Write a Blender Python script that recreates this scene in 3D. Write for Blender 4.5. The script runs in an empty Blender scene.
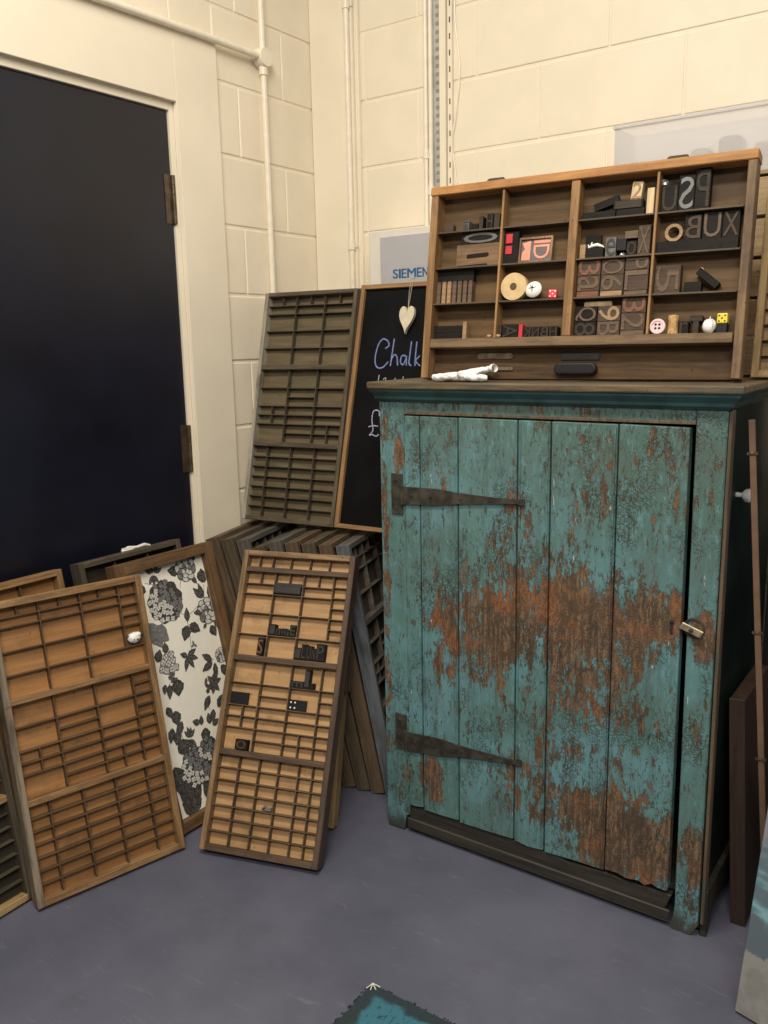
import bpy, bmesh, math, random
from mathutils import Matrix, Vector, noise
PI = math.pi
R = math.radians
random.seed(7)
SC = bpy.context.scene
COL = SC.collection

# ---------------------------------------------------------------- camera, light, exposure
def make_camera():
    cd = bpy.data.cameras.new('camera'); co = bpy.data.objects.new('camera', cd); COL.objects.link(co)
    yaw, pitch, roll = R(125.316), R(11.14), R(-1.154)
    f = Vector((math.cos(yaw) * math.cos(pitch), math.sin(yaw) * math.cos(pitch), -math.sin(pitch)))
    r = Vector((math.sin(yaw), -math.cos(yaw), 0)); u = r.cross(f)
    r2 = math.cos(roll) * r + math.sin(roll) * u; u2 = -math.sin(roll) * r + math.cos(roll) * u
    m = Matrix((r2, u2, -f)).transposed().to_4x4(); m.translation = (0, 0, 1.4)
    co.matrix_world = m
    cd.sensor_fit = 'VERTICAL'; cd.sensor_height = 24; cd.lens = 853.9 / 1024 * 24
    cd.clip_start = 0.02
    SC.camera = co
make_camera()
W = bpy.data.worlds.new('world'); SC.world = W; W.use_nodes = True
W.node_tree.nodes['Background'].inputs[0].default_value = (1.0, .95, .88, 1)
W.node_tree.nodes['Background'].inputs[1].default_value = .17
def area(name, loc, target, sx, sy, power, color):
    l = bpy.data.lights.new(name, 'AREA'); l.shape = 'RECTANGLE'; l.size = sx; l.size_y = sy
    l.energy = power; l.color = color
    o = bpy.data.objects.new(name, l); COL.objects.link(o); o.location = loc
    o.rotation_euler = (Vector(target) - Vector(loc)).to_track_quat('-Z', 'Y').to_euler()
area('ceiling_light', (-.75, .55, 3.45), (-.75, .95, 0), 1.5, .35, 78, (1, .90, .74))
area('ceiling_light', (.9, -1.2, 3.45), (.3, -.2, 0), 1.8, .5, 100, (1, .92, .80))
SC.view_settings.view_transform = 'Standard'; SC.view_settings.look = 'None'
SC.view_settings.gamma = 1; SC.view_settings.use_curve_mapping = False
SC.view_settings.exposure = 0.0

# ---------------------------------------------------------------- materials
def newmat(name):
    m = bpy.data.materials.new(name); m.use_nodes = True
    return m, m.node_tree, m.node_tree.nodes['Principled BSDF']
class NT:
    """tiny helper round a node tree"""
    def __init__(s, nt): s.nt = nt
    def n(s, t, **kw):
        x = s.nt.nodes.new(t)
        for k, v in kw.items(): setattr(x, k, v)
        return x
    def put(s, sock, v):
        if hasattr(v, 'is_output'): s.nt.links.new(v, sock)
        elif v is not None: sock.default_value = v
    def coord(s, scale=(1, 1, 1), kind='Object', loc=(0, 0, 0)):
        tc = s.n('ShaderNodeTexCoord'); mp = s.n('ShaderNodeMapping')
        mp.inputs['Scale'].default_value = scale; mp.inputs['Location'].default_value = loc
        s.nt.links.new(tc.outputs[kind], mp.inputs[0]); return mp.outputs[0]
    def noise(s, vec, scale, detail=4, rough=.55, dist=0):
        x = s.n('ShaderNodeTexNoise'); s.put(x.inputs['Vector'], vec)
        x.inputs['Scale'].default_value = scale; x.inputs['Detail'].default_value = detail
        x.inputs['Roughness'].default_value = rough; x.inputs['Distortion'].default_value = dist
        return x.outputs['Fac']
    def vor(s, vec, scale, feature='DISTANCE_TO_EDGE'):
        x = s.n('ShaderNodeTexVoronoi', feature=feature); s.put(x.inputs['Vector'], vec)
        x.inputs['Scale'].default_value = scale; return x.outputs['Distance']
    def ramp(s, v, a, b, lo=0., hi=1.):
        x = s.n('ShaderNodeMapRange', interpolation_type='SMOOTHSTEP')
        s.put(x.inputs['Value'], v); x.inputs['From Min'].default_value = a; x.inputs['From Max'].default_value = b
        x.inputs['To Min'].default_value = lo; x.inputs['To Max'].default_value = hi; return x.outputs[0]
    def math(s, op, a, b=None):
        x = s.n('ShaderNodeMath', operation=op); s.put(x.inputs[0], a)
        if b is not None: s.put(x.inputs[1], b)
        return x.outputs[0]
    def mix(s, f, a, b):
        x = s.n('ShaderNodeMix', data_type='RGBA'); s.put(x.inputs['Factor'], f)
        s.put(x.inputs[6], a if hasattr(a, 'is_output') else (*a, 1)); s.put(x.inputs[7], b if hasattr(b, 'is_output') else (*b, 1))
        return x.outputs[2]
    def bump(s, h, strength=.3, dist=.002):
        x = s.n('ShaderNodeBump'); s.put(x.inputs['Height'], h)
        x.inputs['Strength'].default_value = strength; x.inputs['Distance'].default_value = dist; return x.outputs[0]
    def blob(s, vec, c, r):
        a = s.n('ShaderNodeVectorMath', operation='SUBTRACT'); s.put(a.inputs[0], vec); a.inputs[1].default_value = c
        b = s.n('ShaderNodeVectorMath', operation='DIVIDE'); s.put(b.inputs[0], a.outputs[0]); b.inputs[1].default_value = r
        l = s.n('ShaderNodeVectorMath', operation='LENGTH'); s.put(l.inputs[0], b.outputs[0])
        return s.ramp(l.outputs['Value'], 0.15, 1.0, 1, 0)

def plain(name, col, rough=.5, metal=0., var=.12, scale=30, trans=0., alpha=1., bump=0):
    m, nt, p = newmat(name); g = NT(nt)
    v = g.noise(g.coord(), scale, 4)
    c = g.mix(g.ramp(v, .3, .7), tuple(x * (1 - var) for x in col), tuple(min(1, x * (1 + var)) for x in col))
    g.put(p.inputs['Base Color'], c)
    p.inputs['Roughness'].default_value = rough; p.inputs['Metallic'].default_value = metal
    if trans: p.inputs['Transmission Weight'].default_value = trans
    if alpha < 1: p.inputs['Alpha'].default_value = alpha
    if bump: g.put(p.inputs['Normal'], g.bump(v, bump, .001))
    return m

def wood(name, a, b, axis='z', stain=(.03, .022, .014), stain_amt=.35, rough=.62, grain=1., seed=0.):
    """a, b = light and dark grain; axis = along the grain"""
    m, nt, p = newmat(name); g = NT(nt)
    st = {'x': (.07, 1, 1), 'y': (1, .07, 1), 'z': (1, 1, .07)}[axis]
    v = g.coord(st, loc=(seed, seed * .7, seed * 1.3))
    n1 = g.noise(v, 45 * grain, 6, .6, .6)
    n2 = g.noise(v, 190 * grain, 4, .7)
    f = g.math('ADD', g.math('MULTIPLY', n1, .6), g.math('MULTIPLY', n2, .4))
    c = g.mix(g.ramp(f, .38, .62), b, a)
    w = g.noise(g.coord(loc=(seed, 3, 1)), 9, 7, .66)
    s = g.ramp(w, .50, .68)
    c = g.mix(g.math('MULTIPLY', s, stain_amt), c, stain)
    nick = g.ramp(g.noise(g.coord((1, 1, 1), loc=(2 + seed, 0, 5)), 70, 3, .6), .66, .72)
    c = g.mix(g.math('MULTIPLY', nick, .6), c, tuple(x * .35 for x in b))
    g.put(p.inputs['Base Color'], c)
    p.inputs['Roughness'].default_value = rough
    g.put(p.inputs['Normal'], g.bump(f, .35, .0015))
    return m

def peeling(name, top_green=True, zones=(), amount=0., dirt_low=0.):
    m, nt, p = newmat(name); g = NT(nt)
    raw = g.coord()
    vs = g.coord((1.5, 1.5, .55))
    warp = g.n('ShaderNodeTexNoise'); g.put(warp.inputs['Vector'], raw); warp.inputs['Scale'].default_value = 14; warp.inputs['Detail'].default_value = 5
    wm = g.n('ShaderNodeMix', data_type='VECTOR'); wm.inputs['Factor'].default_value = .06
    g.put(wm.inputs[4], raw); g.put(wm.inputs[5], warp.outputs['Color'])
    # paint colours
    big = g.noise(raw, 3.2, 5, .6)
    paint = g.mix(g.ramp(big, .40, .60), (.098, .205, .200), (.135, .300, .350))
    streak = g.noise(g.coord((1, 1, .08), loc=(1, 9, 3)), 30, 5, .6)
    paint = g.mix(g.math('MULTIPLY', g.ramp(streak, .45, .65), .5), paint, (.065, .125, .12))
    if top_green:
        sep = g.n('ShaderNodeSeparateXYZ'); g.put(sep.inputs[0], raw)
        hgt = g.math('ADD', g.math('MULTIPLY', sep.outputs['Z'], .9), g.math('MULTIPLY', sep.outputs['X'], .45))
        paint = g.mix(g.math('MULTIPLY', g.ramp(g.math('ADD', hgt, g.math('MULTIPLY', big, .5)), 1.0, 1.4), .8), paint, (.075, .135, .115))
    fine = g.noise(vs, 55, 5, .7)
    paint = g.mix(g.ramp(fine, .5, .72), paint, (.135, .29, .31))
    # bare wood below
    gv = g.coord((1, 1, .06))
    gr = g.noise(gv, 120, 5, .65, .4)
    bare = g.mix(g.ramp(gr, .35, .65), (.075, .048, .030), (.225, .145, .085))
    rust = g.noise(g.coord(loc=(4, 0, 2)), 7, 4, .6)
    bare = g.mix(g.math('MULTIPLY', g.ramp(rust, .50, .62), .85), bare, (.27, .105, .040))
    isl = g.noise(g.coord((1.2, 1.2, .7), loc=(8, 1, 6)), 48, 6, .7, .5)
    bare = g.mix(g.math('MULTIPLY', g.ramp(isl, .50, .58), .75), bare, (.060, .048, .034))
    # wear mask
    wear = g.noise(vs, 13, 12, .78, .25)
    broad = g.noise(vs, 4.5, 4, .55, .2)
    fleck = g.noise(g.coord((1.4, 1.4, .6), loc=(2, 6, 4)), 34, 9, .72, .3)
    wear = g.math('ADD', g.math('MULTIPLY', wear, .85), g.math('ADD', g.math('MULTIPLY', broad, .30), g.math('MULTIPLY', fleck, .55)))
    wear = g.math('ADD', wear, -.35)
    acc = None
    for c, r, k in zones:
        b = g.math('MULTIPLY', g.blob(raw, c, r), k)
        acc = b if acc is None else g.math('ADD', acc, b)
    tot = g.math('ADD', wear, amount)
    if acc is not None: tot = g.math('ADD', tot, acc)
    mask = g.ramp(tot, .600, .622)
    # small elongated chips all over, denser where the paint is thin
    chip = g.noise(g.coord((1.5, 1.5, .42), loc=(1, 1, 1)), 105, 4, .62, .9)
    chipm = g.math('MULTIPLY', g.ramp(g.math('ADD', chip, g.math('MULTIPLY', g.math('SUBTRACT', tot, .5), .50)), .600, .625), .9)
    # fine crackle
    ck = g.vor(wm.outputs[1], 120)
    ckz = g.ramp(g.math('ADD', g.noise(raw, 5.5, 5, .65), g.math('MULTIPLY', g.math('SUBTRACT', tot, .5), .6)), .52, .60)
    ckm = g.math('MULTIPLY', g.ramp(ck, .05, .16, 1, 0), ckz)
    # long drying cracks along the boards
    lc = g.noise(g.coord((1, 1, .035), loc=(5, 5, 5)), 85, 3, .6, .6)
    lcm = g.math('MULTIPLY', g.ramp(g.math('ABSOLUTE', g.math('SUBTRACT', lc, .5)), 0, .010, 1, 0), g.ramp(g.noise(raw, 7, 4), .50, .62))
    c = g.mix(g.math('MULTIPLY', ckm, .62), paint, (.030, .045, .042))
    c = g.mix(g.math('MULTIPLY', lcm, .5), c, (.035, .050, .045))
    grime = g.noise(g.coord((1, 1, .7), loc=(3, 8, 1)), 6, 6, .7)
    c = g.mix(g.math('MULTIPLY', g.ramp(grime, .46, .70), .45), c, (.085, .095, .075))
    c = g.mix(mask, c, bare)
    edge = g.math('MULTIPLY', g.ramp(g.math('ABSOLUTE', g.math('SUBTRACT', tot, .604)), 0, .010, 1, 0), .6)
    c = g.mix(edge, c, (.040, .033, .024))
    c = g.mix(g.math('MULTIPLY', chipm, .85), c, g.mix(g.ramp(rust, .4, .6), (.040, .032, .022), (.12, .060, .030)))
    wht = g.noise(g.coord((2.4, 1, .5), loc=(9, 9, 9)), 26, 3, .6, .5)
    c = g.mix(g.ramp(wht, .715, .74), c, (.45, .50, .48))
    bl = g.noise(g.coord((1, 1, 1.3), loc=(3, 3, 7)), 19, 5, .62, 1.2)
    blm = g.math('MULTIPLY', g.ramp(g.math('ABSOLUTE', g.math('SUBTRACT', bl, .5)), .001, .011, 1, 0), g.ramp(g.math('ADD', g.noise(raw, 8, 4), g.math('MULTIPLY', g.math('SUBTRACT', tot, .5), .6)), .52, .60))
    c = g.mix(g.math('MULTIPLY', blm, .8), c, (.055, .038, .024))
    if dirt_low:
        sep2 = g.n('ShaderNodeSeparateXYZ'); g.put(sep2.inputs[0], raw)
        d = g.ramp(g.math('ADD', sep2.outputs['Z'], g.math('MULTIPLY', g.noise(vs, 18, 6, .7), dirt_low)), dirt_low * .55, dirt_low * .95, 1, 0)
        c = g.mix(g.math('MULTIPLY', d, .9), c, (.045, .038, .030))
    g.put(p.inputs['Base Color'], c)
    p.inputs['Roughness'].default_value = .5
    g.put(p.inputs['Roughness'], g.math('ADD', g.math('MULTIPLY', mask, .25), .42))
    h = g.math('SUBTRACT', 1.0, g.math('ADD', g.math('MAXIMUM', mask, chipm), g.math('MULTIPLY', ckm, .5)))
    h = g.math('ADD', h, g.math('MULTIPLY', gr, .25))
    g.put(p.inputs['Normal'], g.bump(h, .6, .0015))
    return m

M = {}
M['wall'] = plain('painted_block', (.84, .765, .63), .55, var=.03, scale=7, bump=.12)
M['wall2'] = plain('cream_gloss_paint', (.85, .78, .645), .38, var=.03, scale=5)
M['pipe'] = plain('cream_pipe_paint', (.84, .78, .66), .35, var=.05)
M['door'] = None
def mk_door():
    m, nt, p = newmat('navy_door_paint'); g = NT(nt)
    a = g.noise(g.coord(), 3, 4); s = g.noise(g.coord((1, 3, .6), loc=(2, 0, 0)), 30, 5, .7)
    c = g.mix(g.ramp(a, .4, .65), (.0045, .0055, .0125), (.008, .0095, .021))
    sep = g.n('ShaderNodeSeparateXYZ'); g.put(sep.inputs[0], g.coord())
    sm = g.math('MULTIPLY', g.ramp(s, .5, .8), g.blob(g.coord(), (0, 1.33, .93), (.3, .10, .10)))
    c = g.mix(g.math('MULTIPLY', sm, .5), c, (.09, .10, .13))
    g.put(p.inputs['Base Color'], c); p.inputs['Roughness'].default_value = .36
    g.put(p.inputs['Normal'], g.bump(g.noise(g.coord(), 160, 2), .06, .001))
    return m
M['door'] = mk_door()
def mk_floor():
    m, nt, p = newmat('grey_floor_paint'); g = NT(nt)
    a = g.noise(g.coord(), 2.1, 6, .6); b = g.noise(g.coord(loc=(3, 1, 0)), 150, 3, .7)
    c = g.mix(g.ramp(a, .35, .68), (.088, .093, .136), (.118, .124, .176))
    sc = g.noise(g.coord((1, 5, 1), loc=(6, 2, 1)), 11, 6, .75, 1.1)
    c = g.mix(g.math('MULTIPLY', g.ramp(sc, .57, .72), .45), c, (.20,.205,.24))
    c = g.mix(g.ramp(b, .735, .765), c, (.34, .34, .36))
    dk = g.noise(g.coord(loc=(9, 4, 1)), 5, 7, .7)
    c = g.mix(g.math('MULTIPLY', g.ramp(dk, .58, .75), .3), c, (.06, .058, .07))
    g.put(p.inputs['Base Color'], c)
    g.put(p.inputs['Roughness'], g.ramp(a, .3, .7, .34, .5))
    g.put(p.inputs['Normal'], g.bump(g.noise(g.coord(), 60, 5), .10, .002))
    return m
M['floor'] = mk_floor()
# case woods: (side rails, end rails, back board, dividers)
def cs(key, rail, rail2, back, div, **kw):
    M[key + '_side'] = wood(key + '_side_wood', rail, rail2, 'z', **kw)
    M[key + '_end'] = wood(key + '_end_wood', rail, rail2, 'x', **kw)
    M[key + '_back'] = wood(key + '_back_wood', *back, 'x', stain_amt=.4, stain=(.09, .055, .03), grain=.35)
    M[key + '_div'] = wood(key + '_divider_wood', *div, 'x')
cs('honey', (.34, .20, .090), (.16, .088, .036), ((.42, .21, .075), (.28, .135, .046)), ((.15, .088, .042), (.07, .04, .02)))
M['honey_left'] = wood('honey_weathered_side', (.27, .22, .165), (.12, .09, .06), 'z', stain_amt=.5)
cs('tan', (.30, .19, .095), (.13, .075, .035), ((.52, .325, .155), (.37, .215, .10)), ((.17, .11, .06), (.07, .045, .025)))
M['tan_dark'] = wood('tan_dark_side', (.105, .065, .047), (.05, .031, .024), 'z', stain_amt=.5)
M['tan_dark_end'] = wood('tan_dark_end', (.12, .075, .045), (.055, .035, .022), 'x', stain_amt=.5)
cs('olive', (.125, .098, .062), (.055, .042, .027), ((.165, .128, .072), (.085, .066, .036)), ((.085, .068, .043), (.04, .031, .02)))
M['olive_left'] = wood('olive_weathered_side', (.37, .34, .28), (.19, .17, .13), 'z', stain_amt=.5)
cs('murky', (.10, .082, .058), (.045, .036, .025), ((.05, .045, .035), (.028, .025, .019)), ((.10, .085, .06), (.045, .038, .028)))
cs('floral', (.19, .105, .045), (.085, .045, .02), ((.2, .13, .07), (.1, .06, .03)), ((.2, .13, .07), (.1, .06, .03)))
cs('pale', (.40, .28, .13), (.24, .155, .07), ((.3, .2, .1), (.2, .13, .06)), ((.2, .14, .08), (.1, .07, .04)))
cs('grey', (.135, .125, .108), (.065, .06, .052), ((.075, .066, .05), (.042, .037, .028)), ((.14, .125, .10), (.07, .06, .048)))
cs('brown', (.155, .105, .065), (.075, .05, .03), ((.07, .05, .035), (.04, .03, .02)), ((.12, .085, .055), (.06, .042, .028)))
cs('tray', (.33, .185, .075), (.17, .088, .035), ((.135, .080, .035), (.055, .032, .014)), ((.10, .066, .037), (.05, .033, .02)))
M['tray_top'] = wood('tray_top_rail_wood', (.46, .23, .075), (.30, .135, .042), 'x', stain_amt=.15)
M['tray_bar_z'] = wood('tray_dark_rail_wood', (.22, .135, .065), (.10, .06, .032), 'z', stain_amt=.5)
M['tray_shaded'] = wood('tray_shaded_recess_wood', (.095, .055, .026), (.045, .027, .014), 'x')  # drawer front wood, shade of the deep recess put into the colour
M['tray_bar'] = wood('tray_bar_wood', (.21, .135, .07), (.10, .062, .032), 'x')
M['type_dark'] = wood('inked_type_wood', (.017, .0145, .013), (.008, .007, .007), 'x', stain_amt=.2)
M['type_face'] = wood('inked_type_face', (.050, .038, .030), (.024, .019, .015), 'x', stain_amt=.2)
M['type_brown'] = wood('brown_type_wood', (.085, .056, .038), (.045, .03, .021), 'x')
M['type_brownface'] = wood('brown_type_face', (.15, .105, .072), (.085, .058, .04), 'x')
M['type_red'] = wood('red_stained_type', (.20, .078, .045), (.10, .04, .026), 'x')
M['type_tan'] = wood('bare_type_wood', (.36, .235, .13), (.22, .14, .07), 'x', stain_amt=.15)
M['slotwood'] = wood('brown_slotted_type', (.22, .125, .06), (.12, .068, .034), 'x')
M['type_pale'] = wood('pale_type_wood', (.62, .48, .30), (.45, .33, .19), 'z', stain_amt=.08)
M['type_grey'] = plain('grey_lead', (.16, .165, .175), .4, .6)
M['lead'] = plain('dull_lead', (.055, .052, .052), .45, .5)
M['silver'] = plain('bright_metal', (.55, .55, .54), .3, .8)
M['iron'] = plain('rusty_iron', (.055, .052, .042), .6, .35, var=.45, scale=40, bump=.5)
M['hinge'] = plain('brown_steel', (.13, .095, .07), .4, .6, var=.3)
M['dullplate'] = plain('dull_plate', (.13, .105, .07), .5, .3, var=.4, scale=90)
M['brass'] = plain('aged_brass', (.36, .31, .21), .42, .5, var=.3, scale=80)
M['black'] = plain('black_surface', (.012, .012, .015), .45)
M['blacksheet'] = plain('black_sheet', (.007, .007, .011), .35)
M['chalkboard'] = plain('chalkboard_black', (.004, .0045, .006), .6, var=.35, scale=6)
M['cbframe'] = wood('chalkboard_frame', (.36, .205, .088), (.21, .11, .045), 'z', stain_amt=.12)
M['cbframe_x'] = wood('chalkboard_frame_end', (.36, .205, .088), (.21, .11, .045), 'x', stain_amt=.12)
M['chalk_blue'] = plain('blue_chalk', (.17, .21, .46), .9, var=.4, scale=200)
M['chalk_pale'] = plain('pale_chalk', (.33, .36, .50), .9, var=.4, scale=200)
M['cream'] = plain('cream_ceramic', (.62, .56, .43), .4)
M['string'] = plain('string', (.42, .36, .28), .9)
M['white'] = plain('white_plastic', (.82, .82, .80), .35, var=.03)
M['glove'] = plain('white_cotton', (.80, .80, .82), .9, var=.06, bump=.2)
M['red'] = plain('red_plastic', (.62, .022, .045), .3)
M['redpaint'] = plain('red_type_ink', (.52, .03, .05), .45)
M['yellow'] = plain('yellow_plastic', (.72, .60, .07), .35)
M['pink'] = plain('pink_plastic', (.80, .58, .62), .4, var=.03)
M['coral'] = plain('coral_print', (.75, .30, .21), .5)
M['printgrey'] = plain('grey_print', (.12, .10, .11), .5)
M['kraft'] = plain('kraft_tape', (.60, .44, .23), .6, var=.08, scale=60)
M['core'] = plain('cardboard_core', (.10, .06, .035), .8)
M['cork'] = plain('cork', (.47, .29, .13), .85, var=.35, scale=160, bump=.4)
M['paper'] = plain('cream_paper', (.86, .83, .74), .7, var=.02)
M['ink'] = plain('charcoal_print', (.062, .059, .056), .75, var=.5, scale=130)
M['inkmid'] = plain('mid_grey_print', (.17, .17, .175), .75, var=.4, scale=130)
M['inklight'] = plain('light_grey_print', (.58, .57, .54), .75, var=.2, scale=130)
M['lilac'] = plain('lilac_grey_panel', (.46, .46, .50), .5, var=.02)
M['boxwhite'] = plain('off_white_enamel', (.76, .73, .67), .4, var=.02)
M['blue'] = plain('blue_lettering', (.015, .13, .30), .5)
M['galv'] = plain('galvanised_steel', (.50, .49, .46), .5, .3)
M['galvslot'] = plain('tray_slot', (.27, .265, .25), .8)
M['slot'] = plain('dark_slot', (.02, .02, .02), .8)
M['plankpale'] = wood('pale_crate_wood', (.40, .29, .16), (.25, .17, .09), 'x', stain_amt=.2)
M['plankpale_z'] = wood('pale_crate_wood_upright', (.36, .26, .15), (.22, .15, .08), 'z', stain_amt=.2)
M['postbrown'] = wood('dark_brown_board', (.060, .034, .024), (.034, .020, .015), 'z', stain_amt=.1)
M['stripbrown'] = plain('brown_edging', (.15, .092, .06), .45)
M['plinth'] = wood('dirty_plinth_wood', (.042, .037, .030), (.016, .015, .012), 'x', stain_amt=.6)
def mk_tub():
    m, nt, p = newmat('frosted_plastic'); g = NT(nt)
    p.inputs['Base Color'].default_value = (.66, .65, .67, 1); p.inputs['Roughness'].default_value = .4
    p.inputs['Alpha'].default_value = .5
    return m
M['tub'] = mk_tub()
M['clear'] = plain('clear_plastic', (.75, .78, .8), .15, var=.02, alpha=.6)
def mk_canvas():
    m, nt, p = newmat('teal_abstract_paint'); g = NT(nt)
    v = g.coord(); z = g.n('ShaderNodeSeparateXYZ'); g.put(z.inputs[0], v)
    nz = g.noise(v, 14, 6, .6)
    h = g.math('ADD', z.outputs['Z'], g.math('MULTIPLY', g.math('SUBTRACT', nz, .5), .16))
    vb = g.vor(g.coord((1, 1, 2.2)), 26, 'F1')
    teal = g.mix(g.ramp(vb, .15, .6), (.085, .235, .29), (.20, .36, .43))
    c = g.mix(g.ramp(g.noise(g.coord((1, 1, 3)), 9, 4), .4, .6), teal, (.10, .145, .185))
    lo = g.mix(g.ramp(g.noise(v, 30, 5), .4, .6), (.20, .20, .20), (.25, .25, .245))
    slate = (.095, .125, .155)
    c = g.mix(g.ramp(h, .205, .225, 1, 0), c, slate)
    c = g.mix(g.ramp(h, .145, .155, 1, 0), c, lo)
    c = g.mix(g.ramp(h, .35, .385), c, (.22, .215, .27))
    g.put(p.inputs['Base Color'], c); p.inputs['Roughness'].default_value = .5
    return m
M['canvas'] = mk_canvas()
def mk_mat():
    m, nt, p = newmat('teal_mat_pile'); g = NT(nt)
    v = g.coord(); nz = g.noise(v, 16, 6, .65)
    a = g.n('ShaderNodeSeparateXYZ'); g.put(a.inputs[0], v)
    d = g.math('MINIMUM', a.outputs['X'], g.math('MULTIPLY', a.outputs['Y'], -1.))
    d = g.math('ADD', d, g.math('MULTIPLY', g.math('SUBTRACT', nz, .5), .06))
    c = g.mix(g.ramp(d, .026, .040), (.018, .035, .042), (.035, .15, .215))
    c = g.mix(g.math('MULTIPLY', g.ramp(g.noise(g.coord((3, 1, 1)), 60, 4), .55, .65), g.ramp(d, .03, .05)), c, (.015, .05, .07))
    g.put(p.inputs['Base Color'], c); p.inputs['Roughness'].default_value = .9
    g.put(p.inputs['Normal'], g.bump(g.noise(v, 300, 2), .8, .003))
    return m
M['mat'] = mk_mat()
front_zones = [((.06, 0, .72), (.44, .3, .26), .13), ((.22, 0, .66), (.26, .3, .30), .09), ((-.16, 0, .66), (.30, .3, .20), .08), ((.13, 0, .74), (.14, .3, .12), .07),
               ((.26, 0, .20), (.30, .3, .18), .20), ((.02, 0, .24), (.26, .3, .12), .08), ((-.30, 0, .17), (.10, .3, .12), .12), ((-.26, 0, .60), (.10, .3, .30), .05),
               ((-.02, 0, .98), (.09, .3, .14), .09), ((.12, 0, .42), (.45, .3, .20), .05), ((.33, 0, .78), (.07, .3, .10), .14), ((.20, 0, 1.08), (.20, .3, .16), .03)]
M['teal_door'] = peeling('peeling_teal_door', True, front_zones, .0, 0)
M['teal_frame'] = peeling('peeling_teal_frame', True, [((.42, 0, .74), (.05, .3, .10), .12), ((.42, 0, .52), (.05, .3, .08), .10), ((-.385, 0, 1.10), (.03, .3, .14), .20), ((-.435, 0, .75), (.02, .3, .7), .16), ((.42, 0, .2), (.08, .3, .15), .10), ((0, 0, 1.24), (.5, .3, .02), .05)], .0, .16)
M['teal_cornice'] = plain('shaded_teal_moulding', (.030, .085, .088), .45, var=.35, scale=14)  # cornice teal darkened for the shadow under the top board
M['side_paint'] = plain('shadowed_side_paint', (.010, .020, .018), .5, var=.4, scale=6)  # dark green side with its deep shadow put into the colour
M['topboard'] = wood('worn_top_board', (.17, .125, .07), (.075, .055, .034), 'x', stain_amt=.65, stain=(.045, .085, .08))
M['postedge'] = wood('worn_post_edge', (.15, .105, .065), (.07, .05, .034), 'z', stain_amt=.85, stain=(.035, .085, .08))

for k_, sp_ in (('type_dark', .15), ('type_face', .25), ('type_brown', .3), ('type_brownface', .3), ('chalkboard', .12), ('black', .3), ('ink', .1), ('tray_shaded', .25), ('murky_back', .2), ('murky_div', .25), ('tray_back', .3), ('blacksheet', .2), ('side_paint', .2)):
    M[k_].node_tree.nodes['Principled BSDF'].inputs['Specular IOR Level'].default_value = sp_

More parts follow.
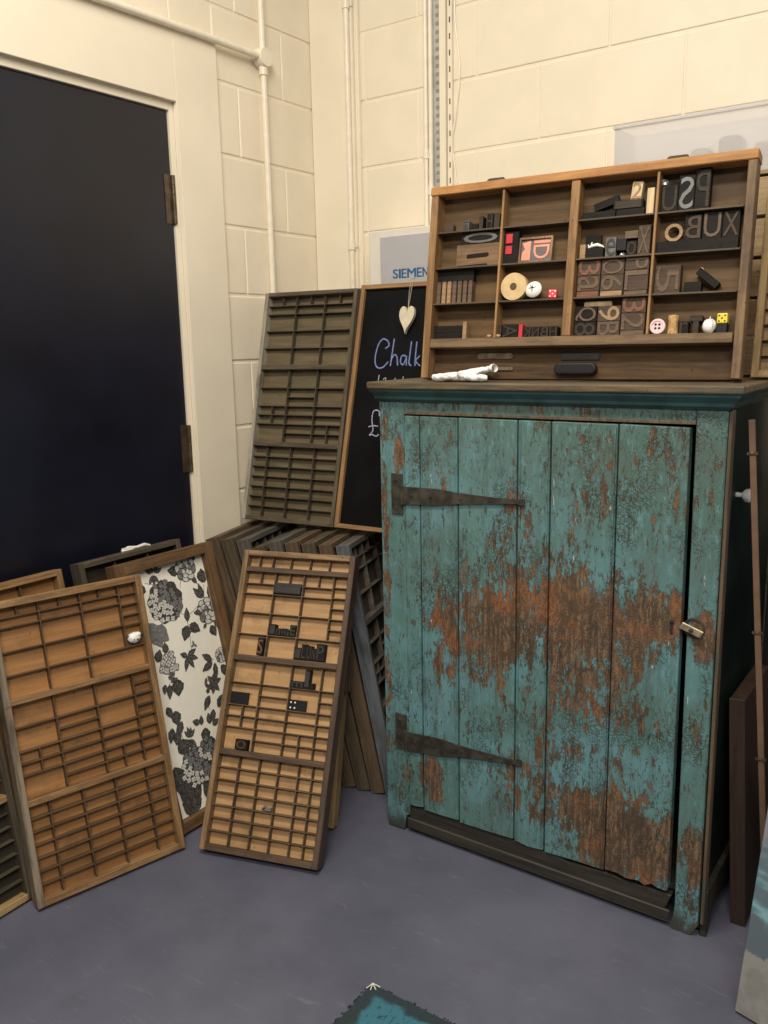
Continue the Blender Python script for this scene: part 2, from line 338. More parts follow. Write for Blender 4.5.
# ---------------------------------------------------------------- mesh helpers
class MB:
    def __init__(s): s.bm = bmesh.new(); s.mats = []
    def mi(s, m):
        if m is None: return 0
        if m not in s.mats: s.mats.append(m)
        return s.mats.index(m)
    def _set(s, faces, m):
        i = s.mi(m)
        for f in faces: f.material_index = i
    def box(s, x0, x1, y0, y1, z0, z1, m=None, mat=None):
        vs = [s.bm.verts.new((x, y, z)) for x in (x0, x1) for y in (y0, y1) for z in (z0, z1)]
        idx = [(0, 1, 3, 2), (4, 6, 7, 5), (0, 4, 5, 1), (2, 3, 7, 6), (0, 2, 6, 4), (1, 5, 7, 3)]
        fs = [s.bm.faces.new([vs[i] for i in q]) for q in idx]
        if m is not None:
            for v in vs: v.co = m @ v.co
        s._set(fs, mat); return s
    def prism(s, pts, y0, y1, mat=None, axis='y'):
        """outline pts (a,b) extruded along axis; axis y: (x,z); axis z: (x,y); axis x: (y,z)"""
        def P(a, b, c): return {'y': (a, c, b), 'z': (a, b, c), 'x': (c, a, b)}[axis]
        A = [s.bm.verts.new(P(a, b, y0)) for a, b in pts]; B = [s.bm.verts.new(P(a, b, y1)) for a, b in pts]
        n = len(pts); fs = [s.bm.faces.new(A), s.bm.faces.new(B[::-1])]
        for i in range(n): fs.append(s.bm.faces.new((A[i], B[i], B[(i + 1) % n], A[(i + 1) % n])))
        s._set(fs, mat); return s
    def poly(s, pts, mat=None):
        f = s.bm.faces.new([s.bm.verts.new(p) for p in pts]); s._set([f], mat); return s
    def lathe(s, prof, seg=24, m=Matrix(), mat=None, cap=True):
        rings = []
        for r, z in prof:
            rings.append([s.bm.verts.new(m @ Vector((r * math.cos(2 * PI * i / seg), r * math.sin(2 * PI * i / seg), z))) for i in range(seg)])
        fs = []
        for a, b in zip(rings, rings[1:]):
            for i in range(seg): fs.append(s.bm.faces.new((a[i], a[(i + 1) % seg], b[(i + 1) % seg], b[i])))
        if cap and prof[0][0] > 1e-6: fs.append(s.bm.faces.new(rings[0][::-1]))
        if cap and prof[-1][0] > 1e-6: fs.append(s.bm.faces.new(rings[-1]))
        s._set(fs, mat); return s
    def tube(s, pts, r, seg=10, mat=None):
        pts = [Vector(p) for p in pts]; rings = []
        for i, p in enumerate(pts):
            d = (pts[min(i + 1, len(pts) - 1)] - pts[max(i - 1, 0)]).normalized()
            a = d.orthogonal().normalized() if i == 0 else (pa - d * pa.dot(d)).normalized()
            pa = a; b = d.cross(a)
            rr = r[i] if isinstance(r, (list, tuple)) else r
            rings.append([s.bm.verts.new(p + a * rr * math.cos(2 * PI * k / seg) + b * rr * math.sin(2 * PI * k / seg)) for k in range(seg)])
        fs = []
        for A, B in zip(rings, rings[1:]):
            for k in range(seg): fs.append(s.bm.faces.new((A[k], A[(k + 1) % seg], B[(k + 1) % seg], B[k])))
        fs += [s.bm.faces.new(rings[0][::-1]), s.bm.faces.new(rings[-1])]
        s._set(fs, mat); return s
    def ball(s, c, r, mat=None, sc=(1, 1, 1), jit=0, sub=3):
        g = bmesh.ops.create_icosphere(s.bm, subdivisions=sub, radius=1)
        vs = g['verts']; fs = set()
        for v in vs:
            k = 1 + jit * noise.noise(v.co * 2.3 + Vector(c) * 50)
            v.co = Vector((v.co.x * r * sc[0] * k, v.co.y * r * sc[1] * k, v.co.z * r * sc[2] * k)) + Vector(c)
            fs.update(v.link_faces)
        s._set(fs, mat); return s
    def merge_mesh(s, me, m, mat=None):
        n0 = len(s.bm.verts); f0 = len(s.bm.faces)
        s.bm.from_mesh(me); s.bm.verts.ensure_lookup_table(); s.bm.faces.ensure_lookup_table()
        for v in s.bm.verts[n0:]: v.co = m @ v.co
        s._set(s.bm.faces[f0:], mat); return s
    def build(s, name, mat, parent=None, bevel=0, smooth=False, seg=1):
        me = bpy.data.meshes.new(name)
        bmesh.ops.recalc_face_normals(s.bm, faces=s.bm.faces)
        s.bm.to_mesh(me); s.bm.free()
        if s.mats:
            for m in s.mats: me.materials.append(m)
        else: me.materials.append(mat)
        if smooth:
            me.polygons.foreach_set('use_smooth', [True] * len(me.polygons))
        o = bpy.data.objects.new(name, me); COL.objects.link(o)
        if parent: o.parent = parent
        if bevel:
            b = o.modifiers.new('bevel', 'BEVEL'); b.width = bevel; b.segments = seg; b.limit_method = 'ANGLE'
        if smooth:
            w = o.modifiers.new('edges', 'EDGE_SPLIT'); w.split_angle = R(40)
        return o
def tag(o, label=None, cat=None, group=None, kind=None):
    if label: o['label'] = label
    if cat: o['category'] = cat
    if group: o['group'] = group
    if kind: o['kind'] = kind
    return o
def empty(name, label, cat, mw, group=None):
    o = bpy.data.objects.new(name, None); COL.objects.link(o); o.empty_display_size = .05
    o.matrix_world = mw
    return tag(o, label, cat, group)
def pose(x, y, z, yaw, th):
    """local X right, -Y out of the face, Z up the leaning face; yaw = heading of the face in degrees, th = lean in rad"""
    return Matrix.Translation((x, y, z)) @ Matrix.Rotation(R(yaw + 90), 4, 'Z') @ Matrix.Rotation(-th, 4, 'X')
def T(x, y, z): return Matrix.Translation((x, y, z))
_glyphs = {}
def glyph_mesh(ch):
    if ch not in _glyphs:
        c = bpy.data.curves.new('glyph', 'FONT'); c.body = ch; c.size = 1; c.extrude = .5; c.offset = .0; c.resolution_u = 3
        o = bpy.data.objects.new('glyph', c); COL.objects.link(o)
        dg = bpy.context.evaluated_depsgraph_get(); me = bpy.data.meshes.new_from_object(o.evaluated_get(dg))
        COL.objects.unlink(o); bpy.data.objects.remove(o)
        xs = [v.co.x for v in me.vertices]; ys = [v.co.y for v in me.vertices]
        x0, x1, y0, y1 = min(xs), max(xs), min(ys), max(ys)
        for v in me.vertices: v.co = ((v.co.x - x0) / (x1 - x0) - .5, (v.co.y - y0) / (y1 - y0) - .5, v.co.z)
        _glyphs[ch] = me
    return _glyphs[ch]
def glyph_into(mb, ch, cx, cz, w, h, y0, y1, rot=0, mirror=False, mat=None):
    """glyph standing in the XZ plane, facing -Y, between depths y0 (front, smaller) and y1"""
    gm = Matrix(((w * (-1 if mirror else 1), 0, 0, 0), (0, 0, -(y1 - y0), 0), (0, h, 0, 0), (0, 0, 0, 1)))
    if rot in (90, -90): gm = Matrix(((h * (-1 if mirror else 1), 0, 0, 0), (0, 0, -(y1 - y0), 0), (0, w, 0, 0), (0, 0, 0, 1)))
    mb.merge_mesh(glyph_mesh(ch), T(cx, (y0 + y1) / 2, cz) @ Matrix.Rotation(R(rot), 4, 'Y') @ gm, mat)

# ---------------------------------------------------------------- setting
XL, YR = -2.15, 2.65
def struct(o): o['kind'] = 'structure'; return o
struct(MB().box(-2.6, 2.6, -2.2, 3.0, -.1, 0).build('floor', M['floor']))
def blocks(mb, along0, along1, zmin, zmax, off_even, off_odd, keep, f):
    k = 0
    while k * .225 < zmax:
        z0 = k * .225; off = off_even if k % 2 == 0 else off_odd
        n0 = math.floor((along0 - off) / .45) - 1; a = off + n0 * .45
        while a < along1:
            p0, p1 = max(a + .0018, along0), min(a + .4482, along1); q0, q1 = z0 + .0042, z0 + .2208
            if p1 - p0 > .01:
                for (u0, u1, v0, v1) in keep(p0, p1, q0, q1): f(mb, u0, u1, v0, v1)
            a += .45
        k += 1
mb = MB()
blocks(mb, -2.15, 2.0, 0, 3.15, -1.023, -1.248, lambda a, b, c, d: [(a, b, c, d)],
       lambda m, a, b, c, d: m.box(a, b, YR + random.uniform(-.0006, .0006), YR + .02, c, d))
mb.box(-2.15, 2.0, YR + .0030, YR + .2, 0, 3.15)
struct(mb.build('wall_right', M['wall'], bevel=.0042, seg=3))
def keepL(a, b, c, d):   # cut the door opening and the flat surround out of the block face
    if b <= 2.134 and a < .78: return [] if d < 2.36 and b > .75 else [(a, b, c, d)]
    if a < 2.134:
        out = []
        if b > 2.15: out.append((max(a, 2.134), b, c, d))
        if c > 2.30: out.append((a, min(b, 2.134), c, d))
        return out
    return [(a, b, c, d)]
mb = MB()
blocks(mb, -1.2, YR, 0, 3.15, 2.464 - .45 * 5, 2.239 - .45 * 5, keepL,
       lambda m, a, b, c, d: m.box(XL - .02, XL + random.uniform(-.0006, .0006), a, b, c, d))
mb.box(XL - .2, XL - .0030, 1.957, YR, 0, 3.15); mb.box(XL - .2, XL - .0030, -1.2, .955, 0, 3.15); mb.box(XL - .2, XL - .0030, .955, 1.957, 2.15, 3.15)
struct(mb.build('wall_left', M['wall'], bevel=.0042, seg=3))
# door lining and flat surround
mb = MB()
mb.box(XL - .10, XL - .004, 1.936, 1.956, 0, 2.148).box(XL - .10, XL - .004, .956, .976, 0, 2.148).box(XL - .10, XL - .004, .976, 1.936, 2.12, 2.148)
mb.box(XL - .003, XL + .014, 1.953, 2.134, 0, 2.362).box(XL - .003, XL + .014, .79, 1.953, 2.145, 2.362).box(XL - .003, XL + .014, .79, .96, 0, 2.145)
struct(mb.build('trim_1', M['wall2'], bevel=.002, seg=2))
door = struct(MB().box(XL - .055, XL - .010, .98, 1.932, .006, 2.116).build('door_1', M['door'], bevel=.002))
for z0, z1 in ((1.784, 1.93), (.995, 1.15)):
    h = MB(); h.box(XL - .0095, XL - .0075, 1.903, 1.931, z0, z1)
    n = 5; s = (z1 - z0) / n
    for i in range(n):
        h.lathe([(0, 0), (.0065, 0.0006), (.0065, s - .0006), (0, s)], 12, T(XL - .003, 1.934, z0 + i * s))
    h.build('door_hinge', M['hinge'], door, smooth=True)
# steel column boxed in at the corner
mb = MB().box(XL + .002, -1.957, 2.622, YR - .002, 0, 3.1)
mb.box(-1.9565, -1.940, 2.634, YR - .001, 0, 3.1)
struct(mb.build('trim_2', M['wall2'], bevel=.003, seg=2))

# ---------------------------------------------------------------- pipes and trunking on the walls
c = empty('conduit_pipe', 'cream painted conduit with round junction box on the door wall', 'pipe', T(XL, 2.345, 2.36))
def sub(mb, name, mat, parent, **kw): return mb.build(name, mat, parent, **kw)
sub(MB().tube([(.026, -1.6, -.02), (.026, -.30, .0), (.026, -.03, .0)], .0115, 14), 'level_pipe', M['pipe'], c, smooth=True)
sub(MB().tube([(.022, .0, .03), (.022, .0, .75)], .0105, 14), 'upper_pipe', M['pipe'], c, smooth=True)
sub(MB().tube([(.022, .0, -.03), (.022, .004, -1.55)], .0105, 14), 'lower_pipe', M['pipe'], c, smooth=True)
jm = Matrix.Rotation(R(90), 4, 'Y')
sub(MB().lathe([(0, .002), (.032, .002), (.032, .036), (.029, .041), (0, .041)], 28, jm).lathe([(.015, -.0), (.015, .03)], 16, T(.022, 0, -.055)), 'junction_box', M['pipe'], c, smooth=True)
c = empty('conduit_pipe', 'thin cream conduit running up the corner column edge', 'pipe', T(-1.969, 2.622, 0))
mb = MB().tube([(0, -.013, .1), (0, -.013, 3.05)], .0095, 14)
sub(mb, 'pipe', M['pipe'], c, smooth=True)
for z in (1.74, 2.55):
    sub(MB().lathe([(.0098, 0), (.013, .001), (.013, .035), (.0098, .036)], 14, T(0, -.013, z)).box(-.018, .018, -.005, -.001, z + .01, z + .026), 'pipe_clip', M['pipe'], c, smooth=True)
x0s = [('left slim cream conduit beside the steel tray behind the large case', -1.662, .0080), ('right slim cream conduit touching the steel tray behind the large case', -1.6425, .0080)]
for lab, x, r in x0s:
    c = empty('conduit_pipe', lab, 'pipe', T(x, YR, 0), None)
    sub(MB().tube([(0, -.010, .3), (0, -.010, 3.05)], r, 12), 'pipe', M['pipe'], c, smooth=True)
    sub(MB().lathe([(r + .0003, 0), (r + .003, .001), (r + .003, .03), (r + .0003, .031)], 12, T(0, -.010, 2.02 if x < -1.65 else 1.90)), 'pipe_coupling', M['pipe'], c, smooth=True)
c = empty('cable_tray', 'grey perforated steel cable tray running up the block wall', 'cable tray', T(-1.618, YR, 0))
sub(MB().box(-.016, .014, -.003, -.0012, .3, 3.05).box(-.016, -.0145, -.012, -.003, .3, 3.05).box(.0125, .014, -.012, -.003, .3, 3.05), 'tray_channel', M['galv'], c)
mb = MB()
for i in range(58): mb.box(-.008, .006, -.0036, -.0030, 1.55 + i * .026, 1.55 + i * .026 + .012)
tag(sub(mb, 'tray_slots', M['galvslot'], c))
o = MB().box(-1.602, -1.578, YR - .022, YR - .002, .3, 3.05).build('cable_trunking', M['wall2'], bevel=.002)
tag(o, 'smooth cream square trunking between steel tray and slotted strip', 'trunking')
c = empty('slotted_upright', 'narrow cream slotted shelf upright fixed to the block wall', 'shelf upright', T(-1.566, YR, 0))
mb = MB().box(-.0085, .0085, -.012, -.002, .3, 3.05, mat=M['wall2'])
for i in range(30): mb.box(-.002, .002, -.0126, -.0119, 1.53 + i * .05, 1.53 + i * .05 + .018, mat=M['slot'])
sub(mb, 'upright', M['wall2'], c)
pts = [(-1.553 + .010 * math.sin(i * .9) + (.012 if 5 < i < 15 else 0), YR - .006, 1.80 + i * .055) for i in range(23)]
tag(MB().tube(pts, .003, 8).build('thin_cable', M['pipe'], smooth=True), 'thin loose cream cable hanging beside the slotted upright', 'cable')

# wall control box with blue lettering
c = empty('control_box', 'off-white wall control box with lilac panel and blue lettering', 'control box', T(-1.66, YR - .001, 1.55))
sub(MB().box(-.155, .20, -.145, -.027, 0, .232), 'casing', M['boxwhite'], c, bevel=.004, seg=2)
sub(MB().box(-.150, -.020, -.0265, -.001, .02, .21), 'wall_bracket', M['boxwhite'], c, bevel=.001)
sub(MB().box(-.105, .19, -.150, -.1455, .0, .208), 'front_panel', M['lilac'], c, bevel=.001)
tb = MB()
xx = -.052
for ch, w in zip('SIEMENS', (.020, .0065, .018, .034, .018, .022, .020)):
    for k in (-.0009, 0, .0009): glyph_into(tb, ch, xx + w / 2 + k, .084, w, .029 + abs(k), -.1512 - k * .1, -.1503)
    xx += w + .0048
sub(tb, 'lettering', M['blue'], c)

# ---------------------------------------------------------------- type cases
DT = .0024
BK = .017
def sec(mb, xs, zt, zb, cols, y0, y1, mats=None):
    """one section of cells: xs = column edges, cols = per column a list of (units, splits) from the top"""
    for x in xs[1:-1]: mb.box(x - DT / 2, x + DT / 2, y0, y1, zb, zt)
    for i, col in enumerate(cols):
        tot = sum(u for u, n in col); z = zt; a, b = xs[i], xs[i + 1]
        for j, (u, n) in enumerate(col):
            zn = z - (zt - zb) * u / tot
            if j < len(col) - 1: mb.box(a, b, y0 + .0008, y1, zn - DT / 2, zn + DT / 2)
            for k in range(1, n):
                x = a + (b - a) * k / n; mb.box(x - DT / 2, x + DT / 2, y0 + .0016, y1, zn, z)
            z = zn
def case(name, label, mw, Wd, Ht, Th, key, rail=.017, side=None, left=None, right=None, top=None, bottom=None, bars=(), sections=(), group=None, barmat=None, bot_rail=None, ledges=()):
    c = empty(name, label, 'type case', mw, group)
    br = bot_rail or rail; w = Wd / 2
    sm = M[key + '_side']; em = M[key + '_end']
    MB().box(-w, -w + rail, -Th, 0, 0, Ht).build('side_rail', left or sm, c, bevel=.0015)
    MB().box(w - rail, w, -Th, 0, 0, Ht).build('side_rail', right or sm, c, bevel=.0015)
    MB().box(-w + rail, w - rail, -Th + .0006, 0, Ht - rail, Ht).build('end_rail', top or em, c, bevel=.0015)
    MB().box(-w + rail, w - rail, -Th + .0006, 0, 0, br).build('end_rail', bottom or em, c, bevel=.0015)
    MB().box(-w + rail, w - rail, -BK, -.006, br, Ht - rail).build('back_board', M[key + '_back'], c)
    for z0, z1 in bars:
        MB().box(-w + rail, w - rail, -Th + .0012, -BK, z0, z1).build('crossbar', barmat or em, c, bevel=.0012)
    if sections:
        g = MB()
        for q in ledges: g.box(q[0], q[1], -Th + .0098, -BK, q[2] - DT / 2, q[2] + DT / 2)
        for s in sections: sec(g, *s, -Th + .009, -BK)
        g.build('divider_grid', M[key + '_div'], c)
    return c
H3 = [(1, 2), (1, 1), (2.45, 1), (2.4, 1)]
HB = [(1.15, 2), (1, 1), (1.9, 1), (2.1, 1)]
B1 = [(1, 1)]
def layoutA():
    L, Rr = -.188, .188
    x = [L, -.080, .030, .137, Rr]
    return [(x, .769, .5945, [H3, H3, H3, B1 * 6]),
            (x[:3] + [Rr], .5945, .536, [B1, B1, B1]),
            (x, .521, .274, [[(2, 1), (2, 1), (1, 2), (1, 2), (2, 1)], [(2, 1)] + B1 * 6, [(2, 1), (2, 1), (1, 1), (1, 1), (1, 2), (1, 2)], B1 * 8]),
            ([L, -.134, -.046, .044, .134, Rr], .258, .018, [B1 * 7] * 5)]
A = case('type_case', 'large honey-brown type case leaning in front of the navy door', pose(-1.838, 1.268, 0, -14.52, .208), .41, .787, .045, 'honey',
         left=M['honey_left'], bars=((.521, .536), (.258, .274)), sections=layoutA(), rail=.018, ledges=((-.188, .188, .5945),))
def layoutB():
    L, Rr = -.1625, .1625
    x = [L, -.068, .024, .118, Rr]
    return [([L, -.127, -.084, -.025, .037, .098, Rr], .842, .810, [B1] * 6),
            (x, .795, .610, [HB, HB, HB, B1 * 6]),
            (x[:3] + [Rr], .610, .548, [B1, B1, B1]),
            (x, .531, .278, [[(2, 1), (2, 1), (1, 2), (1, 2), (2, 1)], [(2, 1)] + B1 * 6, [(2, 1), (2, 1), (1, 1), (1, 1), (1, 2), (1, 2)], [(2, 1)] + B1 * 6]),
            ([L, -.100, -.037, .023, .084, .126, Rr], .262, .018, [B1 * 7] * 6)]
Bm = pose(-1.536, 1.552, 0, -72.99, .436)
Bc = case('type_case', 'pale tan type case with scattered small type leaning in the middle', Bm, .359, .859, .045, 'tan',
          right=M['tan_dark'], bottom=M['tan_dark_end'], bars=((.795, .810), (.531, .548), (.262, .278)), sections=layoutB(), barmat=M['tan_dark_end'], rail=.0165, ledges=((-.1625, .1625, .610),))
def layoutG(L=-.184, Rr=.184, s=1.0):
    x = [L, L + (Rr - L) / 3, L + (Rr - L) * 2 / 3, Rr]
    a = (Rr - L) / 3.6
    return [(x, .823 * s, .572 * s, [[(1, 2), (1, 1), (2, 1), (2, 1), (2, 1)]] * 3),
            (x, .554 * s, .290 * s, [[(2, 1), (2, 1), (1, 2), (1, 2), (2, 1)], [(2, 1)] + B1 * 6, [(2, 1), (2, 1), (1, 1), (1, 1), (1, 2), (1, 2)]]),
            ([L, L + .6 * a, L + 1.6 * a, L + 2.6 * a, Rr], .272 * s, .016 * s, [B1 * 7] * 4)]
q = .938
G = case('type_case', 'dark olive type case standing upright on top of the row of cases', pose(-1.893, 2.138, .807, -83.7, .253), .372, .788, .045, 'olive',
         left=M['olive_left'], bars=((.554 * q, .572 * q), (.272 * q, .290 * q)), sections=layoutG(-.172, .172, q), rail=.014)
# floral papered case
Cm = pose(-1.835, 1.654, 0, -.72, .237)
Cc = case('papered_case', 'shallow wooden case lined with black and white floral paper', Cm, .369, .809, .045, 'floral', rail=.034)
def floral(parent):
    """printed sheet: leaves, roses, hydrangea heads and stems, all flat ink on the sheet"""
    mb = MB(); lay = [0]
    y0 = -.02228
    X0, X1, Z0, Z1 = -.1495, .1495, .0350, .7740
    def clampx(a): return max(X0, min(X1, a))
    hold = [False]
    def P(a, b): return (clampx(a), y0 - lay[0] * .0000022, max(Z0, min(Z1, b)))
    def poly(pts, mat):
        if not hold[0]: lay[0] += 1
        q = [P(a, b) for a, b in pts]
        if max(p[0] for p in q) - min(p[0] for p in q) < .0006: return
        cx = sum(p[0] for p in q) / len(q); cz = sum(p[2] for p in q) / len(q)
        cv = mb.bm.verts.new((cx, q[0][1], cz)); vs = [mb.bm.verts.new(p) for p in q]; fs = []
        for i in range(len(vs)): fs.append(mb.bm.faces.new((cv, vs[i], vs[(i + 1) % len(vs)])))
        mb._set(fs, mat)
    def leaf(x, z, L, w, ang, mat=None):
        mat = mat or M['ink']; ca, sa = math.cos(R(ang)), math.sin(R(ang)); pts = []
        N = 9
        for s in (1, -1):
            rng = range(N + 1) if s == 1 else range(N - 1, 0, -1)
            for i in rng:
                t = i / N; u = L * t; v = s * w * .5 * math.sin(PI * t ** .8) * (1 + .08 * math.sin(i * 2.5))
                pts.append((x + u * ca - v * sa, z + u * sa + v * ca))
        poly(pts, mat)
        q = [(x + L * t * ca - k * sa, z + L * t * sa + k * ca) for t, k in ((.05, .0006), (.9, .0002), (.9, -.0002), (.05, -.0006))]
        poly(q, M['inkmid'])
        for i in (2, 3, 4, 5):
            t = i / 7
            for s in (1, -1):
                v = s * w * .36 * math.sin(PI * t ** .8)
                a = (x + L * t * ca, z + L * t * sa); b = (x + L * (t + .12) * ca - v * sa, z + L * (t + .12) * sa + v * ca)
                poly([a, b, (b[0] + .0006, b[1] + .0006), (a[0] + .0006, a[1] + .0006)], M['inkmid'])
    def disc(x, z, r, mat, wob=.12, k=5, ph=0, n=22, sx=1):
        poly([(x + sx * r * (1 + wob * math.sin(k * 2 * PI * i / n + ph)) * math.cos(2 * PI * i / n), z + r * (1 + wob * math.sin(k * 2 * PI * i / n + ph)) * math.sin(2 * PI * i / n)) for i in range(n)], mat)
    def rose(x, z, r):
        rr = random.Random(int(x * 9999))
        disc(x, z, r * 1.06, M['inkmid'], .10, 5, 1)
        for ring, n in ((.72, 8), (.45, 6), (.22, 4)):
            for i in range(n):
                a = 2 * PI * i / n + ring * 3
                disc(x + r * ring * math.cos(a), z + r * ring * math.sin(a), r * .38 * (ring + .45), M['ink'], .08, 3, i, 14)
                disc(x + r * (ring + .05) * math.cos(a), z + r * (ring + .05) * math.sin(a), r * .29 * (ring + .42), M['inklight'] if (i + int(ring * 10)) % 3 else M['inkmid'], .08, 3, i, 14)
        disc(x, z, r * .17, M['ink'], .2, 3); disc(x, z, r * .08, M['inkmid'], .2, 3)
    def floret(x, z, r, mat, a0=0, ps=0):
        if ps:
            for i in range(4):
                a = a0 + PI / 2 * i
                disc(x + r * .5 * math.cos(a), z + r * .5 * math.sin(a), r * (.52 if ps == 1 else .40), M['ink'] if ps == 1 else mat, .1, 2, i, 10)
            return
        for i in range(4):
            a = a0 + PI / 2 * i
            disc(x + r * .5 * math.cos(a), z + r * .5 * math.sin(a), r * .52, M['ink'], .1, 2, i, 10)
            disc(x + r * .5 * math.cos(a), z + r * .5 * math.sin(a), r * .40, mat, .1, 2, i, 10)
        disc(x, z, r * .14, M['ink'], 0, 1, 0, 6)
    def hydrangea(x, z, r, light_side=-1, sx=1.):
        disc(x, z, r, M['ink'], .06, 9, 0, 40, sx)
        rr = random.Random(int(z * 999)); pts = []
        for _ in range(900):
            a, d = rr.uniform(0, 2 * PI), r * .93 * math.sqrt(rr.random())
            p = (x + sx * d * math.cos(a), z + d * math.sin(a))
            if all((p[0] - q[0]) ** 2 + (p[1] - q[1]) ** 2 > (.0125) ** 2 for q in pts): pts.append(p)
        cs_ = [(p, rr.uniform(-.3, .3), rr.uniform(0, 1.5)) for p in pts]
        for ps in (1, 2):
          lay[0] += 2; hold[0] = True
          for p, jt, a0 in cs_:
            t = (p[0] - x) / r * light_side - (p[1] - z) / r * .6
            floret(p[0], p[1], .0098, M['inklight'] if t > .22 + jt else M['inkmid'] if t > -.8 else M['ink'], a0, ps)
          hold[0] = False
    def stem(pts, w=.0016, mat=None):
        for (a, b), (c, d) in zip(pts, pts[1:]):
            l = math.hypot(c - a, d - b) or 1; nx, nz = -(d - b) / l * w / 2, (c - a) / l * w / 2
            poly([(a + nx, b + nz), (c + nx, d + nz), (c - nx, d - nz), (a - nx, b - nz)], mat or M['ink'])
    # stems
    stem([(-.08, .735), (-.05, .725), (-.03, .70)]); stem([(.02, .62), (.04, .605), (.041, .56), (.035, .52), (.03, .475)])
    stem([(.04, .60), (.07, .61), (.10, .625)]); stem([(.053, .715), (.045, .70), (.042, .69)]); stem([(.135, .68), (.125, .64)])
    stem([(-.10, .40), (-.07, .43)]); stem([(-.10, .27), (-.06, .23), (-.035, .205)]); stem([(-.07, .25), (-.075, .28)]); stem([(.05, .30), (.045, .33)])
    stem([(.09, .44), (.11, .447)])
    # top leaves and flowers
    for a in (55, 95, 130, 20): leaf(-.045 + .01 * math.cos(R(a)), .757, .030, .014, a)
    for a in (-60, -95, -130): leaf(-.045, .752, .034, .013, a)
    leaf(.052, .742, .045, .034, 165); leaf(.125, .725, .040, .026, 200 + 80); leaf(.14, .685, .048, .036, 95); leaf(.10, .765, .03, .02, 20)
    leaf(.095, .715, .03, .018, -60)
    leaf(.118, .640, .050, .022, 125); leaf(.122, .640, .052, .02, 100); leaf(.145, .632, .055, .020, 75)
    leaf(-.105, .70, .045, .04, 80); leaf(-.09, .60, .07, .06, -45, M['inkmid']); leaf(-.10, .62, .09, .055, -70, M['inkmid'])
    rose(.078, .744, .036); hydrangea(-.022, .665, .064)
    leaf(.041, .585, .045, .022, 80); leaf(.038, .575, .05, .036, 240); leaf(.045, .575, .048, .034, -40)
    rose(.128, .598, .038); leaf(.10, .60, .03, .018, 170); leaf(.14, .555, .045, .03, -20); leaf(.125, .55, .04, .03, -70); leaf(.11, .56, .02, .012, 220)
    # small cluster left
    leaf(-.062, .515, .036, .024, 85); leaf(-.10, .50, .04, .03, 60); leaf(-.09, .43, .03, .02, 250)
    for dx, dz in ((0, 0), (.018, .006), (-.018, .008), (.008, -.02), (-.012, -.018), (.024, -.018), (-.004, .02), (.016, .024), (-.026, -.01), (.0, -.04)):
        disc(-.062 + dx, .485 + dz, .012, M['inkmid'], .1, 4)
    for dx, dz in ((0, 0), (.018, .006), (-.018, .008), (.008, -.02), (-.012, -.018), (.024, -.018), (-.004, .02), (.016, .024), (-.026, -.01), (.0, -.04)):
        floret(-.062 + dx, .485 + dz, .011, M['inklight'], dx * 90)
    for a, L in ((20, .04), (-25, .042), (-70, .045), (-115, .048), (150, .03)): leaf(.012, .485, L, .018, a)
    for a in (100, 200, 320): leaf(.045, .512, .014, .008, a, M['inkmid'])
    leaf(-.045, .432, .052, .046, 262); leaf(-.075, .425, .045, .022, 255); leaf(-.07, .43, .03, .014, 10)
    for a in (30, 100, 170, 240): leaf(-.06, .445, .016, .008, a, M['ink'])
    # right cluster
    leaf(.10, .445, .045, .022, 140); leaf(.10, .44, .05, .024, 200); leaf(.108, .435, .055, .02, 262); rose(.14, .45, .022); leaf(.13, .42, .05, .03, -60)
    for a in (70, 120, 200, 250, 300, 10): leaf(.085, .375, .034, .018, a)
    leaf(.062, .37, .022, .012, 120); leaf(.055, .385, .018, .012, 60); disc(.057, .36, .007, M['ink'])
    leaf(.062, .30, .04, .022, 250); leaf(.06, .345, .05, .024, 230)
    # lower half
    leaf(-.078, .345, .045, .036, 268); leaf(-.062, .308, .052, .026, 235); leaf(-.105, .365, .04, .024, 290); leaf(-.10, .30, .045, .026, 245); leaf(-.085, .285, .042, .03, 250)
    for a, L in ((70, .03), (95, .034), (125, .030), (40, .03), (-60, .032), (-100, .034), (-130, .028)): leaf(-.046, .248 + .004 * math.sin(R(a)), L, .013, a)
    leaf(.015, .258, .048, .036, 262); leaf(.0, .278, .03, .02, 150); leaf(.005, .27, .03, .018, 80); leaf(.038, .262, .035, .022, 90); leaf(.045, .255, .03, .02, 20)
    leaf(-.10, .225, .055, .05, 20); leaf(-.125, .19, .09, .06, 275); leaf(-.085, .155, .12, .085, 268, M['ink']); leaf(-.09, .11, .10, .07, 268, M['ink'])
    leaf(.0, .12, .09, .06, 250)
    hydrangea(-.045, .160, .060, -1); hydrangea(.01, .195, .035, -1)
    leaf(-.08, .09, .065, .055, 262)
    leaf(-.02, .06, .04, .04, 60); leaf(.05, .10, .06, .04, 200); leaf(.10, .12, .05, .04, 80); hydrangea(.11, .22, .04); leaf(.08, .30, .05, .03, 40)
    sheet = MB().box(X0 - .001, X1 + .001, -.0222, -.0102, Z0 - .0008, Z1 + .0008).build('lining_paper', M['paper'], parent)
    mb.build('floral_print', M['ink'], sheet)
floral(Cc)
